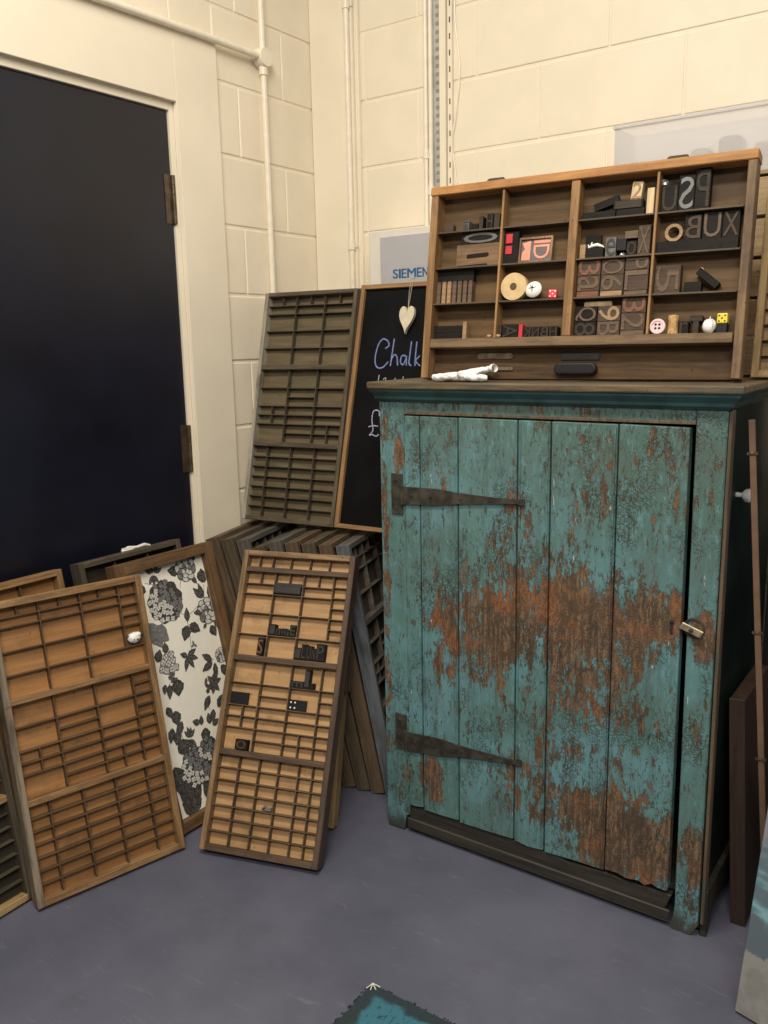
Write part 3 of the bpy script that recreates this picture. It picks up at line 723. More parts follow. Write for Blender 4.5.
# cases standing behind
case('type_case', 'honey-framed case behind the large case, only its top rail showing', pose(-1.958, 1.235, 0, 0, .19), .25, .81, .045, 'honey', sections=[([-.108, 0, .108], .79, .02, [B1 * 8] * 2)])
case('type_case', 'murky dark type case at the left edge with green-black cells', pose(-1.945, .902, 0, 2, .175), .37, .83, .045, 'murky', top=M['honey_end'], bottom=M['pale_end'],
     bars=((.545, .56), (.268, .286)), sections=layoutG(-.17, .17), barmat=M['honey_end'])
Ec = case('dark_case', 'dark green-grey case between navy door and floral lined case', pose(-1.93, 1.585, 0, 0, .195), .37, .818, .045, 'murky', sections=[([-.168, -.06, .06, .168], .80, .02, [B1 * 10] * 3)])
mb = MB().tube([(0, -.05, 0), (0, -.03, .006), (0, .0, .004), (0, .03, .006), (0, .055, .002)], [.003, .005, .004, .007, .004], 8)
mb.box(-.007, .006, .018, .05, .0005, .010)
o = mb.build('white_clip', M['white'], smooth=True); o.matrix_world = pose(-1.93, 1.585, 0, 0, .195) @ T(.035, -.0225, .8190) @ Matrix.Rotation(R(90), 4, 'Z')
tag(o, 'slim white clip lying on the dark case top beside the door', 'clip')
# the row of cases leaning to the left
row = [('brown', 'leftmost weathered case of the leaning row, beside the door surround'), ('olive', 'second case from the left in the leaning row'), ('grey', 'third case from the left, greyish, in the leaning row'),
       ('murky', 'fourth case from the left in the leaning row'), ('grey', 'fifth case from the left in the leaning row, grey edged'), ('brown', 'sixth case from the left in the leaning row, brown edged'),
       ('olive', 'seventh case from the left in the leaning row'), ('brown', 'brown-edged case just left of the blue-grey case in the leaning row'), ('grey', 'rightmost blue-grey edged case of the leaning row, beside the teal cupboard')]
M['bluegrey_side'] = wood('blue_grey_side', (.155, .175, .20), (.075, .085, .10), 'z', stain_amt=.4)
e1 = Vector((-math.sin(R(16)), math.cos(R(16))))
nF = len(row)
for i, (key, lab) in enumerate(row):
    t = i / (nF - 1)
    tx = -2.040 + (-1.575 + 2.040) * t; bx = -1.835 + (-1.435 + 1.835) * t
    hh = .815 if i not in (3,) else .795
    th = math.asin((bx - tx) / hh / math.cos(R(16)))
    cx, cy = bx + e1.x * .185, 1.930 + .075 * t + e1.y * .185
    lm = M['bluegrey_side'] if i == 8 else None
    case('type_case', lab, pose(cx, cy, 0, 16, th), .37, hh, .044, key, left=lm, bars=((.554, .572), (.272, .290)) if hh > .80 else ((.53, .55),),
         sections=layoutG(-.168, .168)[1:] + [([-.168, -.056, .056, .168], hh - .018, .573, [[(1, 2), (1, 1), (2, 1), (2, 1)]] * 3)] if hh > .80 else (), group='type cases in the leaning row')
# pale frame between the tan case and the row
Ic = case('pale_case', 'pale yellowish case leaning directly behind the tan case', pose(-1.618, 1.746, 0, -72.99, .275), .33, .61, .040, 'pale',
          sections=[([-.145, 0, .145], .59, .02, [B1 * 8] * 2)], rail=.018)
MB().box(.165, .177, -.042, -.004, .395, .505).build('label_block', M['olive_side'], Ic, bevel=.002)
# case behind the upright ones
case('tall_frame', 'tall brown frame behind the olive case and chalkboard, only its top edge showing', pose(-1.80, 2.455, 0, -90, .0), .37, 1.588, .035, 'brown', rail=.018)

# ---------------------------------------------------------------- chalkboard and heart
Hm = pose(-1.531, 2.118, .822, -86.52, .255)
Hc = empty('chalkboard', 'black chalkboard in a thin wooden frame with blue chalk writing', 'chalkboard', Hm)
w, h, rl = .146, .784, .014
MB().box(-w, -w + rl, -.025, 0, 0, h).build('frame_side', M['cbframe'], Hc, bevel=.001)
MB().box(w - rl, w, -.025, 0, 0, h).build('frame_side', M['cbframe'], Hc, bevel=.001)
MB().box(-w + rl, w - rl, -.0245, 0, h - rl, h).build('frame_end', M['cbframe_x'], Hc, bevel=.001)
MB().box(-w + rl, w - rl, -.0245, 0, 0, rl).build('frame_end', M['cbframe_x'], Hc, bevel=.001)
MB().box(-w + rl, w - rl, -.014, -.004, rl, h - rl).build('board', M['chalkboard'], Hc)
def chalk(name, strokes, mat, s=.905, r=.0022, dx=.060):
    mb = MB()
    for st in strokes:
        pts = [Vector((a * s + dx, -.0146, b * s)) for a, b in st]
        # smooth with catmull-rom
        out = []
        for i in range(len(pts) - 1):
            p0 = pts[max(i - 1, 0)]; p1 = pts[i]; p2 = pts[i + 1]; p3 = pts[min(i + 2, len(pts) - 1)]
            for k in range(5):
                t = k / 5
                out.append(.5 * ((2 * p1) + (p2 - p0) * t + (2 * p0 - 5 * p1 + 4 * p2 - p3) * t * t + (3 * p1 - p0 - 3 * p2 + p3) * t ** 3))
        out.append(pts[-1])
        for a, b in zip(out, out[1:]):
            d = (b - a); l = d.length
            if l < 1e-6: continue
            n = Vector((-d.z, 0, d.x)) / l * r; e = d / l * r * .5
            mb.poly([a + n - e, b + n + e, b - n + e, a - n - e])
            for v in list(mb.bm.verts)[-4:]: v.co.y -= .00002 * (len(mb.bm.faces) % 5)
    return mb.build(name, mat, Hc)
chalk('chalk_word', [
    [(-.098, .666), (-.119, .673), (-.136, .652), (-.143, .605), (-.133, .575), (-.109, .572), (-.088, .592)],
    [(-.098, .666), (-.092, .650), (-.105, .640)],
    [(-.073, .672), (-.075, .628), (-.077, .578)], [(-.076, .600), (-.066, .617), (-.055, .610), (-.050, .590), (-.048, .580)],
    [(-.021, .613), (-.035, .612), (-.038, .592), (-.027, .582), (-.018, .600), (-.017, .611), (-.013, .580)],
    [(-.003, .662), (-.004, .61), (-.003, .586), (.006, .578)],
    [(.018, .660), (.019, .61), (.021, .578)], [(.036, .612), (.022, .595), (.040, .578)]], M['chalk_blue'])
chalk('chalk_price', [[(-.098, .402), (-.104, .420), (-.124, .418), (-.127, .388), (-.118, .352), (-.130, .334), (-.119, .336), (-.103, .331), (-.093, .337)], [(-.137, .363), (-.119, .367), (-.100, .366)],
                      [(-.083, .402), (-.072, .414), (-.070, .34)], [(-.045, .41), (-.055, .38), (-.04, .34), (-.028, .37), (-.045, .41)]], M['chalk_pale'], r=.0017)
chalk('chalk_second_line', [[(-.118, .545), (-.121, .512)], [(-.1, .53), (-.09, .535), (-.088, .512)], [(-.05, .535), (-.06, .52), (-.045, .51)], [(-.02, .54), (-.02, .51), (-.005, .515)]], M['chalk_pale'], r=.0014)
Ht = empty('hanging_heart', 'cream heart ornament hanging on a string in front of the chalkboard', 'ornament', Hm @ T(.041, -.030, .662))
pts = []
n = 40
for i in range(n):
    t = 2 * PI * i / n
    x = 16 * math.sin(t) ** 3 / 34; z = (13 * math.cos(t) - 5 * math.cos(2 * t) - 2 * math.cos(3 * t) - math.cos(4 * t)) / 30
    pts.append((x, z))
zs_ = [p[1] for p in pts]; z0, z1 = min(zs_), max(zs_)
hp = [(x * .058 * (1 - .1 * (1 - (z - z0) / (z1 - z0))), ((z - z0) / (z1 - z0) - .5) * .086 * 1.0 + .0) for x, z in pts]
mb = MB().prism(hp, -.006, .006)
MBo = mb.build('heart', M['cream'], Ht, bevel=.0045, seg=3)
MB().tube([(0, 0, .034), (-.003, .0, .09), (-.003, .004, .134), (-.003, .020, .1355)], .0010, 6).tube([(0, 0, .034), (.004, .0, .09), (.004, .004, .134), (.004, .020, .1355)], .0010, 6).build('string', M['string'], Ht)

# ---------------------------------------------------------------- teal cupboard
CX = -.893; CY = 1.88
cup = empty('teal_cupboard', 'old cupboard in peeling teal paint with a single plank door', 'cupboard', T(CX, CY, 0))
XLc, XRc = -.448, .450   # local extents
D = .52
# carcass
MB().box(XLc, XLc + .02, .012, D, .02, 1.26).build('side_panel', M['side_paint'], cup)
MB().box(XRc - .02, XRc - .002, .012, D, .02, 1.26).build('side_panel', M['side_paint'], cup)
MB().box(XLc + .021, XRc - .021, D - .015, D, .02, 1.26).build('back_panel', M['plinth'], cup)
MB().box(XLc + .021, XRc - .021, .03, D - .016, .085, .10).build('cupboard_floor', M['plinth'], cup)
MB().prism([(XLc, .035), (XLc + .004, .0), (XLc + .06, .004), (XLc + .066, .05), (XLc + .079, .055), (XLc + .079, 1.25), (XLc, 1.25)], 0, .025).build('left_stile', M['teal_frame'], cup, bevel=.002)
st = MB().prism([(.391, .06), (.383, .0), (XRc - .020, .0), (XRc - .004, .03), (XRc, 1.25), (.385, 1.25)], 0, .025).build('right_stile', M['teal_frame'], cup, bevel=.002)
MB().prism([(XRc + .0005, .035), (XRc + .009, .035), (XRc + .009, 1.25), (XRc + .0005, 1.25)], .002, .030).build('corner_post_edge', M['postedge'], cup, bevel=.004, seg=2)
MB().box(XLc + .080, .3845, .001, .025, 1.219, 1.25).build('top_rail', M['teal_frame'], cup, bevel=.0015)
MB().box(XLc + .080, .3845, -.0015, .004, 1.2165, 1.2240).build('rail_bead', M['postedge'], cup, bevel=.001)
# bottom rail: rotten lower edge
pts = [(XLc + .068, .018)]
rr = random.Random(3)
for i in range(19): pts.append((XLc + .075 + i * .0405, .010 + rr.uniform(-.004, .005)))
pts += [(.382, .085)]
for i in range(18, -1, -1): pts.append((XLc + .083 + i * .0400, .083 + rr.uniform(-.004, .004)))
MB().prism(pts, .004, .028).build('bottom_rail', M['plinth'], cup, bevel=.002)
MB().box(XLc + .07, .381, -.001, .006, .012, .046).build('plinth_strip', M['plinth'], cup, bevel=.003)
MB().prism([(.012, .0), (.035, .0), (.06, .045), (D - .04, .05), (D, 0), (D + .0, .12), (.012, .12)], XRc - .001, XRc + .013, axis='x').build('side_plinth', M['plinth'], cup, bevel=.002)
# cornice moulding, mitred round front and sides
prof = [(0, 1.2490), (.005, 1.2505), (.007, 1.2550), (.013, 1.2565), (.015, 1.264), (.028, 1.277), (.030, 1.2835)]
mb = MB()
def loop(off, z): return [Vector((XLc - off * .4, D, z)), Vector((XLc - off * .4, -off, z)), Vector((XRc + off, -off, z)), Vector((XRc + off, D, z))]
rings = [[mb.bm.verts.new(p) for p in loop(o, z)] for o, z in prof]
for a, b in zip(rings, rings[1:]):
    for i in range(3): mb.bm.faces.new((a[i], a[i + 1], b[i + 1], b[i]))
inner = [[mb.bm.verts.new(p) for p in loop(-.001, z)] for z in (1.2490, 1.2835)]
for i in range(3):
    mb.bm.faces.new((rings[0][i], rings[0][i + 1], inner[0][i + 1], inner[0][i])); mb.bm.faces.new((rings[-1][i], rings[-1][i + 1], inner[1][i + 1], inner[1][i]))
    mb.bm.faces.new((inner[0][i], inner[0][i + 1], inner[1][i + 1], inner[1][i]))
for k in (0, 3): mb.bm.faces.new([r[k] for r in rings] + [inner[1][k], inner[0][k]])
mb.build('cornice', M['teal_cornice'], cup)
MB().box(XLc - .016, XRc + .036, -.036, D + .01, 1.2838, 1.302).build('top_board', M['topboard'], cup, bevel=.004, seg=2)
# door of beaded planks
dr = empty('door', None, None, Matrix()); dr.parent = cup
dr.name = 'cupboard_door'
edges = [-.369, -.319, -.203, -.035, .052, .216, .374]
mb = MB(); rr = random.Random(11)
for i, (a, b) in enumerate(zip(edges, edges[1:])):
    g0, g1 = a + .0019, b - .0019
    if i == len(edges) - 2:
        g1 = b
        pts = [(g0, .099), (g0 + .03, .100), (g0 + .055, .094), (g0 + .085, .099), (g0 + .10, .092), (g0 + .118, .103), (g0 + .13, .098), (g1 - .004, .096), (g1, .104), (g1, 1.210), (g0, 1.2125)]
    else:
        pts = [(g0, .090 + rr.uniform(-.003, .003)), ((g0 + g1) / 2, .090 + rr.uniform(-.004, .004)), (g1, .092 + rr.uniform(-.003, .004)), (g1, 1.2125 - i * .0002), (g0, 1.2132 - i * .0002)]
    y = [-.002, -.0028, -.0022, -.003, -.0022, -.004][i]
    mb.prism(pts, y, .020)
mb.build('door_planks', M['teal_door'], dr, bevel=.0022, seg=2)
mb = MB()
for x in (-.3115, -.2105, -.0275, .0445, .2085): mb.tube([(x, -.0034, .10), (x, -.0034, 1.205)], .0028, 8)
mb.build('plank_beads', M['teal_door'], dr, smooth=True)
mb = MB().box(-.366, .370, .0202, .030, .25, .33).box(-.366, .370, .0202, .030, .97, 1.05)
mb.build('door_ledges', M['plinth'], dr)
MB().box(.351, .3575, -.0052, .003, .742, .768).lathe([(0, 0), (.005, 0), (.005, .004), (0, .004)], 12, T(.3545, -.0012, .770) @ Matrix.Rotation(R(90), 4, 'X')).build('keyhole', M['slot'], dr)
for nm, y0z, z1, ztip, r0, r1 in (('u', .945, 1.057, 1.013, .9765, 1.0235), ('l', .258, .366, .322, .262, .318)):
    hb = MB().box(-.411, -.3735, -.0048, -.0002, y0z, z1)
    hb.build('hinge_plate', M['iron'], dr, bevel=.0015)
    x0, x1 = -.371, -.012; dz = ztip - (r0 + r1) / 2
    pts = []
    for t, hw in ((0, 1), (.3, .93), (.45, .66), (.6, .47), (.8, .30), (.94, .20), (.97, .34), (1, .30)):
        pts.append((x0 + (x1 - x0) * t, (r0 + r1) / 2 + dz * t, hw * (r1 - r0) / 2))
    up = [(x, z + h_) for x, z, h_ in pts]; dn = [(x, z - h_) for x, z, h_ in reversed(pts)]
    k = MB().prism(up + dn, -.0095, -.0062).lathe([(0, 0), (.0055, 0), (.0055, (r1 - r0) * 1.05), (0, (r1 - r0) * 1.05)], 12, T(-.3725, -.0085, r0 - .001))
    for t in (.08, .25, .5, .75):
        k.lathe([(.0045, 0), (.004, .0015), (0, .0022)], 10, T(x0 + (x1 - x0) * t, -.0095, (r0 + r1) / 2 + dz * t) @ Matrix.Rotation(R(90), 4, 'X'))
    for zz in (y0z + .018, z1 - .018): k.lathe([(.0045, 0), (.004, .0015), (0, .0022)], 10, T(-.395, -.0048, zz) @ Matrix.Rotation(R(90), 4, 'X'))
    k.build('strap_hinge', M['iron'], dr, smooth=True)
# latch with round escutcheon
lt = MB().prism([(-.026, -.0085), (.024, -.0085), (.026, .0085), (-.024, .0085)], -.006, 0)
o = lt.build('turn_latch', M['brass'], cup, bevel=.0015); o.location = (.400, -.008, .762); o.rotation_euler = (0, R(19), 0)
MB().lathe([(.0055, 0), (.005, .003), (0, .004)], 12, T(.400, -.014, .762) @ Matrix.Rotation(R(90), 4, 'X')).build('latch_screw', M['hinge'], cup, smooth=True)
MB().lathe([(.018, .0002), (.018, .0025), (.021, .0035), (.024, .0025), (.024, .0002)], 28, T(.4035, 0, .764) @ Matrix.Rotation(R(90), 4, 'X'), cap=False).build('latch_ring', M['iron'], cup, smooth=True)
MB().lathe([(.006, 0), (.005, .012), (.014, .020), (.016, .030), (.009, .036), (0, .037)], 20, T(XRc - .002, .118, 1.052) @ Matrix.Rotation(R(90), 4, 'Y')).build('side_knob', M['clear'], cup, smooth=True)

# ---------------------------------------------------------------- large display case on top
Om = pose(-.831, 1.968, 1.3035, -85.48, .155)
TR = empty('display_case', 'big wooden type case on the cupboard filled with wood type and trinkets', 'type case', Om)
w, h, th = .387, .484, .050
MB().box(-w, -w + .020, -th, 0, 0, h - .022).build('side_rail', M['tray_side'], TR, bevel=.0015)
MB().box(w - .0185, w, -th, 0, 0, h - .022).build('side_rail', M['tray_bar_z'], TR, bevel=.0015)
MB().box(-w - .002, w + .002, -th - .002, .001, h - .0215, h).build('top_rail', M['tray_top'], TR, bevel=.002)
MB().box(-w + .0205, w - .0215, -.010, -.003, .0, h - .022).build('back_board', M['tray_back'], TR)
MB().box(-w + .0205, w - .0215, -th + .001, -.0102, .0775, .1000).build('lower_bar', M['tray_bar'], TR, bevel=.0015)
MB().box(-.0175, .0035, -th + .002, -.0102, .1003, h - .022).build('centre_bar', M['tray_side'], TR, bevel=.0015)
MB().box(-w + .0205, w - .0190, -.020, -.0102, .001, .040).box(-w + .0205, w - .0190, -.014, -.0102, .0402, .0765).build('drawer_front', M['tray_shaded'], TR, bevel=.001)
for x in (-.1895, .1825): MB().box(x - .003, x + .003, -th + .004, -.0102, .1003, h - .0222).build('upright_divider', M['tray_side'], TR, bevel=.001)
for a, b in ((-w + .0206, -.1927), (-.1863, -.0177), (.0037, .1793), (.1857, w - .0217)):
    for z in (.369, .279, .189): MB().box(a, b, -th + .006, -.0102, z - .0018, z + .0018).build('shelf_divider', M['tray_div'], TR)
# grips and metal furniture
for x in (-.219, .218):
    MB().prism([(x - .030, h + .0003), (x + .030, h + .0003), (x + .020, h + .012), (x - .020, h + .012)], -.034, -.010).build('top_grip', M['iron'], TR, bevel=.002)
MB().prism([(-.246, .056), (-.240, .051), (-.152, .051), (-.146, .058), (-.152, .067), (-.240, .067)], -.0175, -.0142).build('label_plate', M['dullplate'], TR, bevel=.001)
MB().box(-.208, -.144, -.0235, -.0202, .022, .031).build('label_plate', M['dullplate'], TR, bevel=.001)
MB().box(-.023, .070, -.0175, -.0142, .047, .064).build('label_plate', M['lead'], TR, bevel=.001)
cp = MB()
outl = [(.018 + (.036 if abs(i - 8) > 8 or True else 0) * 0 + (.038 if math.cos(2 * PI * i / 32) >= 0 else -.038) + .014 * math.cos(2 * PI * i / 32), .025 + .0145 * math.sin(2 * PI * i / 32)) for i in range(32)]
cp.prism(outl, -.040, -.0202)
cp.build('cup_handle', M['black'], TR, bevel=.005, seg=3)

# items in the case -------------------------------------------------
SH = {1: .3712, 2: .2812, 3: .1912, 4: .1003}
def at(u, v, y=-.0105): return Om @ T(u - (.0052 if u > -.18 else 0), y, v)
def block(label, x0, x1, z0, z1, mat, face=None, ch=None, rot=0, mirror=False, depth=.0225, group=None, name='wood_type', cat='wood type', facemat=None, relief=.0015, bg=None, tilt=0, chs=None, yoff=0., inset=.88):
    """one block of type leaning flat against the case back"""
    cx = (x0 + x1) / 2; w_ = (x1 - x0) / 2 - .0002; h_ = z1 - z0
    o = MB().box(-w_, w_, -depth, -.0004, .0, h_).build(name, mat, bevel=.0006)
    o.matrix_world = at(cx, z0 + .0002, -.0105 + yoff) @ Matrix.Rotation(R(tilt), 4, 'Y')
    tag(o, label, cat, group)
    if ch:
        f = MB()
        glyph_into(f, ch, 0, h_ / 2, 2 * w_ * inset, h_ * inset, -depth - relief, -depth - .0001, rot, mirror)
        f.build('letter_face', facemat or M['type_face'], o)
    return o
ty, tf, br, bf, rd, tn = M['type_dark'], M['type_face'], M['type_brown'], M['type_brownface'], M['type_red'], M['type_tan']
g1 = 'small sorts in the top left compartment'
# col1 row1: small sorts
block('low brown block, leftmost in the top left compartment', -.360, -.331, SH[1], .392, br, depth=.016, group=g1)
block('grey metal sort in the top left compartment', -.302, -.284, SH[1], .397, M['type_grey'], ch='i', facemat=M['lead'], group=g1, name='metal_type', cat='metal type')
block('short dark sort right of the grey metal sort', -.277, -.259, SH[1], .388, ty, group=g1)
block('tall thin dark sort, middle of the top left compartment', -.257, -.245, SH[1], .404, ty, ch='I', group=g1)
block('tall dark sort with double groove in the top left compartment', -.237, -.219, SH[1], .409, ty, ch='H', group=g1)
block('dark sort at the right end of the top left compartment', -.217, -.200, SH[1], .407, ty, ch='I', group=g1)
# col1 row2: zero on slotted block
o = block('brown block with a long dark slot, under the oval zero', -.314, -.196, SH[2], .337, M['slotwood'])
MB().prism([(-.030, .022), (-.026, .0205), (.026, .0225), (.030, .0245), (.030, .031), (.026, .033), (-.026, .031), (-.030, .029)], -.0232, -.0226).build('carved_slot', M['type_dark'], o)
MB().prism([(-.059, .0), (.03, .0), (.026, .006), (-.055, .004)], -.0232, -.0226).build('carved_edge', M['type_dark'], o)
block('dark grey oval zero lying on the slotted brown block', -.303, -.197, .3374, .3655, ty, ch='0', rot=90, facemat=M['type_grey'])
# col1 row3: comb of slender sorts with dark block above
for i in range(7):
    x = -.3655 + i * .0148
    block('slender upright strip below the dark block, number %s from the left' % ('one two three four five six seven'.split()[i]), x, x + .011, SH[3], .2480, tn if i in (1, 2) else bf, depth=.020, group='slender strips in the second lowest left compartment', name='type_strip')
block('dark wide block lying across the slender strips', -.3655, -.264, .2484, .2765, ty, depth=.018)
# col1 row4: slabs
block('lower dark slab at the bottom left of the case', -.3655, -.285, SH[4], .118, ty, group='dark slabs bottom left')
block('upper dark slab at the bottom left of the case', -.3655, -.285, .1184, .135, ty, group='dark slabs bottom left')
block('small upright tan block beside the dark slabs', -.2840, -.273, SH[4], .144, tn)
for x, r, lab in ((-.2065, .005, 'tiny tan pebble left of the divider, bottom row'), (-.1765, .005, 'tiny tan pebble right of the divider, bottom row')):
    o = MB().ball((0, 0, r * .9), r, sc=(1.2, 1, .8), jit=.3).build('pebble', M['cork'], smooth=True); o.matrix_world = at(x, SH[4] + .0004, -.040); tag(o, lab, 'pebble', 'pebbles in the bottom row')
# col2 row2
o = block('black block with two bright red squares', -.1815, -.142, SH[2], .360, ty, name='type_block')
for z0, z1 in ((.050, .073), (.024, .044)): MB().box(-.013, .004, -.0245, -.0227, z0, z1).build('red_square', M['redpaint'], o, bevel=.0005)
pc = empty('framed_print', 'small framed coral and grey letter print leaning in the case', 'picture', at(-.100, SH[2] + .0006, -.020) @ Matrix.Rotation(R(-4), 4, 'X'))
pw, ph = .043, .063
MB().box(-pw, -pw + .005, -.009, 0, 0, ph).box(pw - .005, pw, -.009, 0, 0, ph).box(-pw + .005, pw - .005, -.009, 0, 0, .005).box(-pw + .005, pw - .005, -.009, 0, ph - .005, ph).build('picture_frame', M['tan_side'], pc)
MB().box(-pw + .005, pw - .005, -.004, -.001, .005, ph - .005).build('print_sheet', M['printgrey'], pc)
f = MB()
f.prism([(-.036, .008), (-.014, .008), (-.014, .055), (-.036, .050), (-.028, .036), (-.036, .026)], -.0048, -.0041)
glyph_into(f, 'D', .014, .027, .040, .034, -.0048, -.0041, 90)
f.box(-.006, .036, -.0048, -.0041, .048, .056)
f.build('print_letters', M['coral'], pc)
# col2 row3: tape, knob, die
tp = MB()
rt = Matrix.Rotation(R(90), 4, 'X')
tp.lathe([(.009, 0), (.033, 0), (.0335, .001), (.0335, .023), (.033, .024), (.009, .024)], 48, rt, M['kraft'])
tp.lathe([(.0088, .0245), (.0075, .0245), (.0075, -.0005), (.0088, -.0005)], 32, rt, M['core'])
tp.lathe([(.0, .004), (.0074, .004)], 24, rt, M['slot'])
o = tp.build('tape_roll', M['kraft'], smooth=True); o.matrix_world = at(-.1463, SH[3] + .0342, -.013); tag(o, 'round roll of brown paper tape standing in the case', 'tape')
kb = MB()
kb.lathe([(0, 0), (.010, 0), (.012, .008), (.0195, .014), (.0205, .019), (.017, .024), (.009, .027), (0, .028)], 28, mat=M['white'])
o = kb.build('ceramic_knob', M['white'], smooth=True); o.matrix_world = at(-.095, SH[3] + .0215, -.0145) @ Matrix.Rotation(R(78), 4, 'X')
tag(o, 'round white ceramic knob with a black cross mark', 'knob')
MB().tube([(-.009, 0, .0275), (0, 0, .0292), (.009, .003, .0275)], .0009, 6).tube([(0, -.009, .0275), (0, 0, .0292), (.001, .008, .0275)], .0009, 6).tube([(-.006, .007, .0275), (0, 0, .0292)], .0009, 6).build('cross_mark', M['black'], o)
def die(label, mat, pip, u, v, sz, y, rot, group='dice in the large case'):
    o = MB().box(-sz / 2, sz / 2, -sz / 2, sz / 2, 0, sz).build('die', mat, bevel=sz * .14, seg=3)
    o.matrix_world = at(u, v, y) @ Matrix.Rotation(R(rot), 4, 'Z')
    tag(o, label, 'die', group)
    p = MB()
    k = sz * .27
    for dx, dz in ((0, 0), (-k, -k), (k, -k), (-k, k), (k, k)):
        p.lathe([(sz * .085, 0), (sz * .08, .0004), (0, .0005)], 10, T(dx, -sz / 2 - .0001, sz / 2 + dz) @ Matrix.Rotation(R(90), 4, 'X'))
    for dx, dy in ((-k, 0), (k, 0)):
        p.lathe([(sz * .085, 0), (sz * .08, .0004), (0, .0005)], 10, T(dx, dy, sz + .0001))
    p.build('pips', pip, o)
    return o
die('red die with white pips on the middle shelf', M['red'], M['white'], -.046, SH[3] + .0004, .0215, -.030, 15)
# col2 row4
o = block('dark carved block lying left of the red sliver', -.170, -.128, SH[4], .134, ty, ch='A', rot=90)
block('small dark end block beside the divider, bottom row', -.1815, -.171, SH[4], .132, ty, ch='I')
block('narrow bright red block in the bottom row', -.127, -.1165, SH[4], .133, M['redpaint'], name='type_block')
for i, (ch, a, b) in enumerate((('K', -.1155, -.094), ('N', -.0932, -.072), ('B', -.0712, -.049), ('H', -.0482, -.027))):
    block('small dark block with letter %s in the bottom row' % ch, a, b, SH[4], .126, ty, ch=ch, mirror=True, group='row of small letter blocks')
# col3 row1
block('long low dark block at the lower left of its shelf, top row', .0135, .092, SH[1], .3885, ty)
block('dark bar lying right of the long low block, top row', .094, .158, SH[1], .3885, ty)
block('dark bar topmost on the two low blocks, top row', .086, .154, .3889, .4085, ty, ch='I', rot=90)
o = block('dark slab leaning diagonally in the top row', .040, .100, .4005, .418, ty, depth=.012, yoff=-.001, tilt=-17)
block('short pale block with faded figure, standing in the top row', .123, .147, .4092, .449, M['type_pale'], ch='2', facemat=M['type_tan'], depth=.018, tilt=5)
block('short plain pale block beside the upright divider, top row', .1605, .177, SH[1] + .0, .432, M['type_pale'], depth=.018)
# col3 row2
block('upright tan block left of the white animal', .0135, .0275, SH[2], .315, tn)
block('dark block under the little white animal', .0285, .070, SH[2], .3055, ty)
block('dark green block standing behind the white animal', .022, .060, .3160, .338, M['type_dark'], depth=.009)
block('grey block with a round letter in the second row', .0745, .0995, SH[2], .327, M['type_grey'], ch='e', facemat=M['lead'])
block('black block on tiny white piece in the second row', .1005, .1225, .2955, .3215, M['black'], name='type_block')
o = MB().ball((0, 0, .0065), .0065, sc=(1.1, .9, 1), jit=.5).build('white_chip', M['silver'], smooth=True); o.matrix_world = at(.1125, SH[2] + .0004, -.020); tag(o, 'tiny whitish chip under the black block', 'chip')
block('dark block under the greyish slab', .1235, .1475, SH[2], .3150, ty, ch='o')
block('greyish brown slab resting on the dark block', .117, .1475, .3220, .339, bf, depth=.019, tilt=0)
block('dark block carved with an X beside the upright divider', .1485, .1765, .2812, .348, br, ch='X', facemat=bf)
an = MB()
an.tube([(-.018, 0, .002), (-.008, 0, .006), (.004, 0, .0075), (.014, 0, .004), (.020, 0, .001)], [.002, .0042, .0045, .003, .001], 10)
an.tube([(-.012, 0, .006), (-.0095, 0, .015)], [.002, .0012], 8).tube([(-.016, 0, .004), (-.019, 0, .0095)], [.002, .001], 8)
an.tube([(-.006, .003, .004), (-.009, .004, .0)], .0014, 6).tube([(.008, .003, .003), (.010, .004, .0)], .0014, 6)
o = an.build('toy_animal', M['white'], smooth=True); o.matrix_world = at(.049, .3065, -.024); tag(o, 'tiny white toy animal lying on a dark block', 'toy')
# col3 row3: three stacks
def stack(items, x0, x1, gname):
    for (label, z0, z1, mat, ch, fm, rot) in items:
        block(label, x0, x1, z0, z1, mat, ch=ch, facemat=fm, rot=rot, mirror=False, group=gname, depth=.024, inset=.93)
s3 = 'stacked wood type, third row'
stack([('thin reddish strip under the left stack', .1912, .2045, br, 'I', rd, 90), ('brown block with a worn figure, middle of the left stack', .2050, .2405, br, 'a', bf, 90), ('reddish figure three, topmost of the left stack', .2410, .2765, br, '3', rd, 90)], .0135, .0675, s3)
stack([('pale strip under the middle stack', .1912, .2035, br, 'I', tn, 90), ('brown round letter block, middle of the middle stack', .2040, .2405, br, '6', bf, 90), ('wide oval letter block, topmost of the middle stack', .2410, .2765, br, 'O', bf, 90)], .0695, .1225, s3)
stack([('thin brown strip under the right stack', .1912, .2015, br, 'I', bf, 90), ('large plain brown letter block, middle of the right stack', .2020, .2485, br, 'L', bf, 90), ('curved letter block, topmost of the right stack', .2490, .2765, br, 'P', bf, 90)], .1245, .1785, s3)
s4 = 'stacked wood type, bottom row'
stack([('black figure eight on its side at the bottom of the left stack', .1003, .1335, ty, '8', tf, 90), ('dark letter O above the black figure eight', .1340, .1690, ty, 'Q', bf, 90)], .0135, .0665, s4)
stack([('brown letter B on its side under the tailed letter', .1003, .1335, br, 'B', bf, 90), ('tan letter with a tail above the brown B', .1340, .1690, br, '9', tn, 90)], .0685, .1215, s4)
stack([('thin brown strip under the figure two', .1003, .1115, br, 'I', bf, 90), ('brown figure two on its side in the bottom row', .1120, .1510, br, '2', bf, 90), ('reddish figure three directly below the third shelf', .1515, .1865, br, '3', rd, 90)], .1235, .1785, s4)
block('cream sliver of type lying over the bottom left stacks', .031, .097, .1702, .1825, M['type_pale'], depth=.015, ch='I', rot=90, facemat=M['type_pale'])
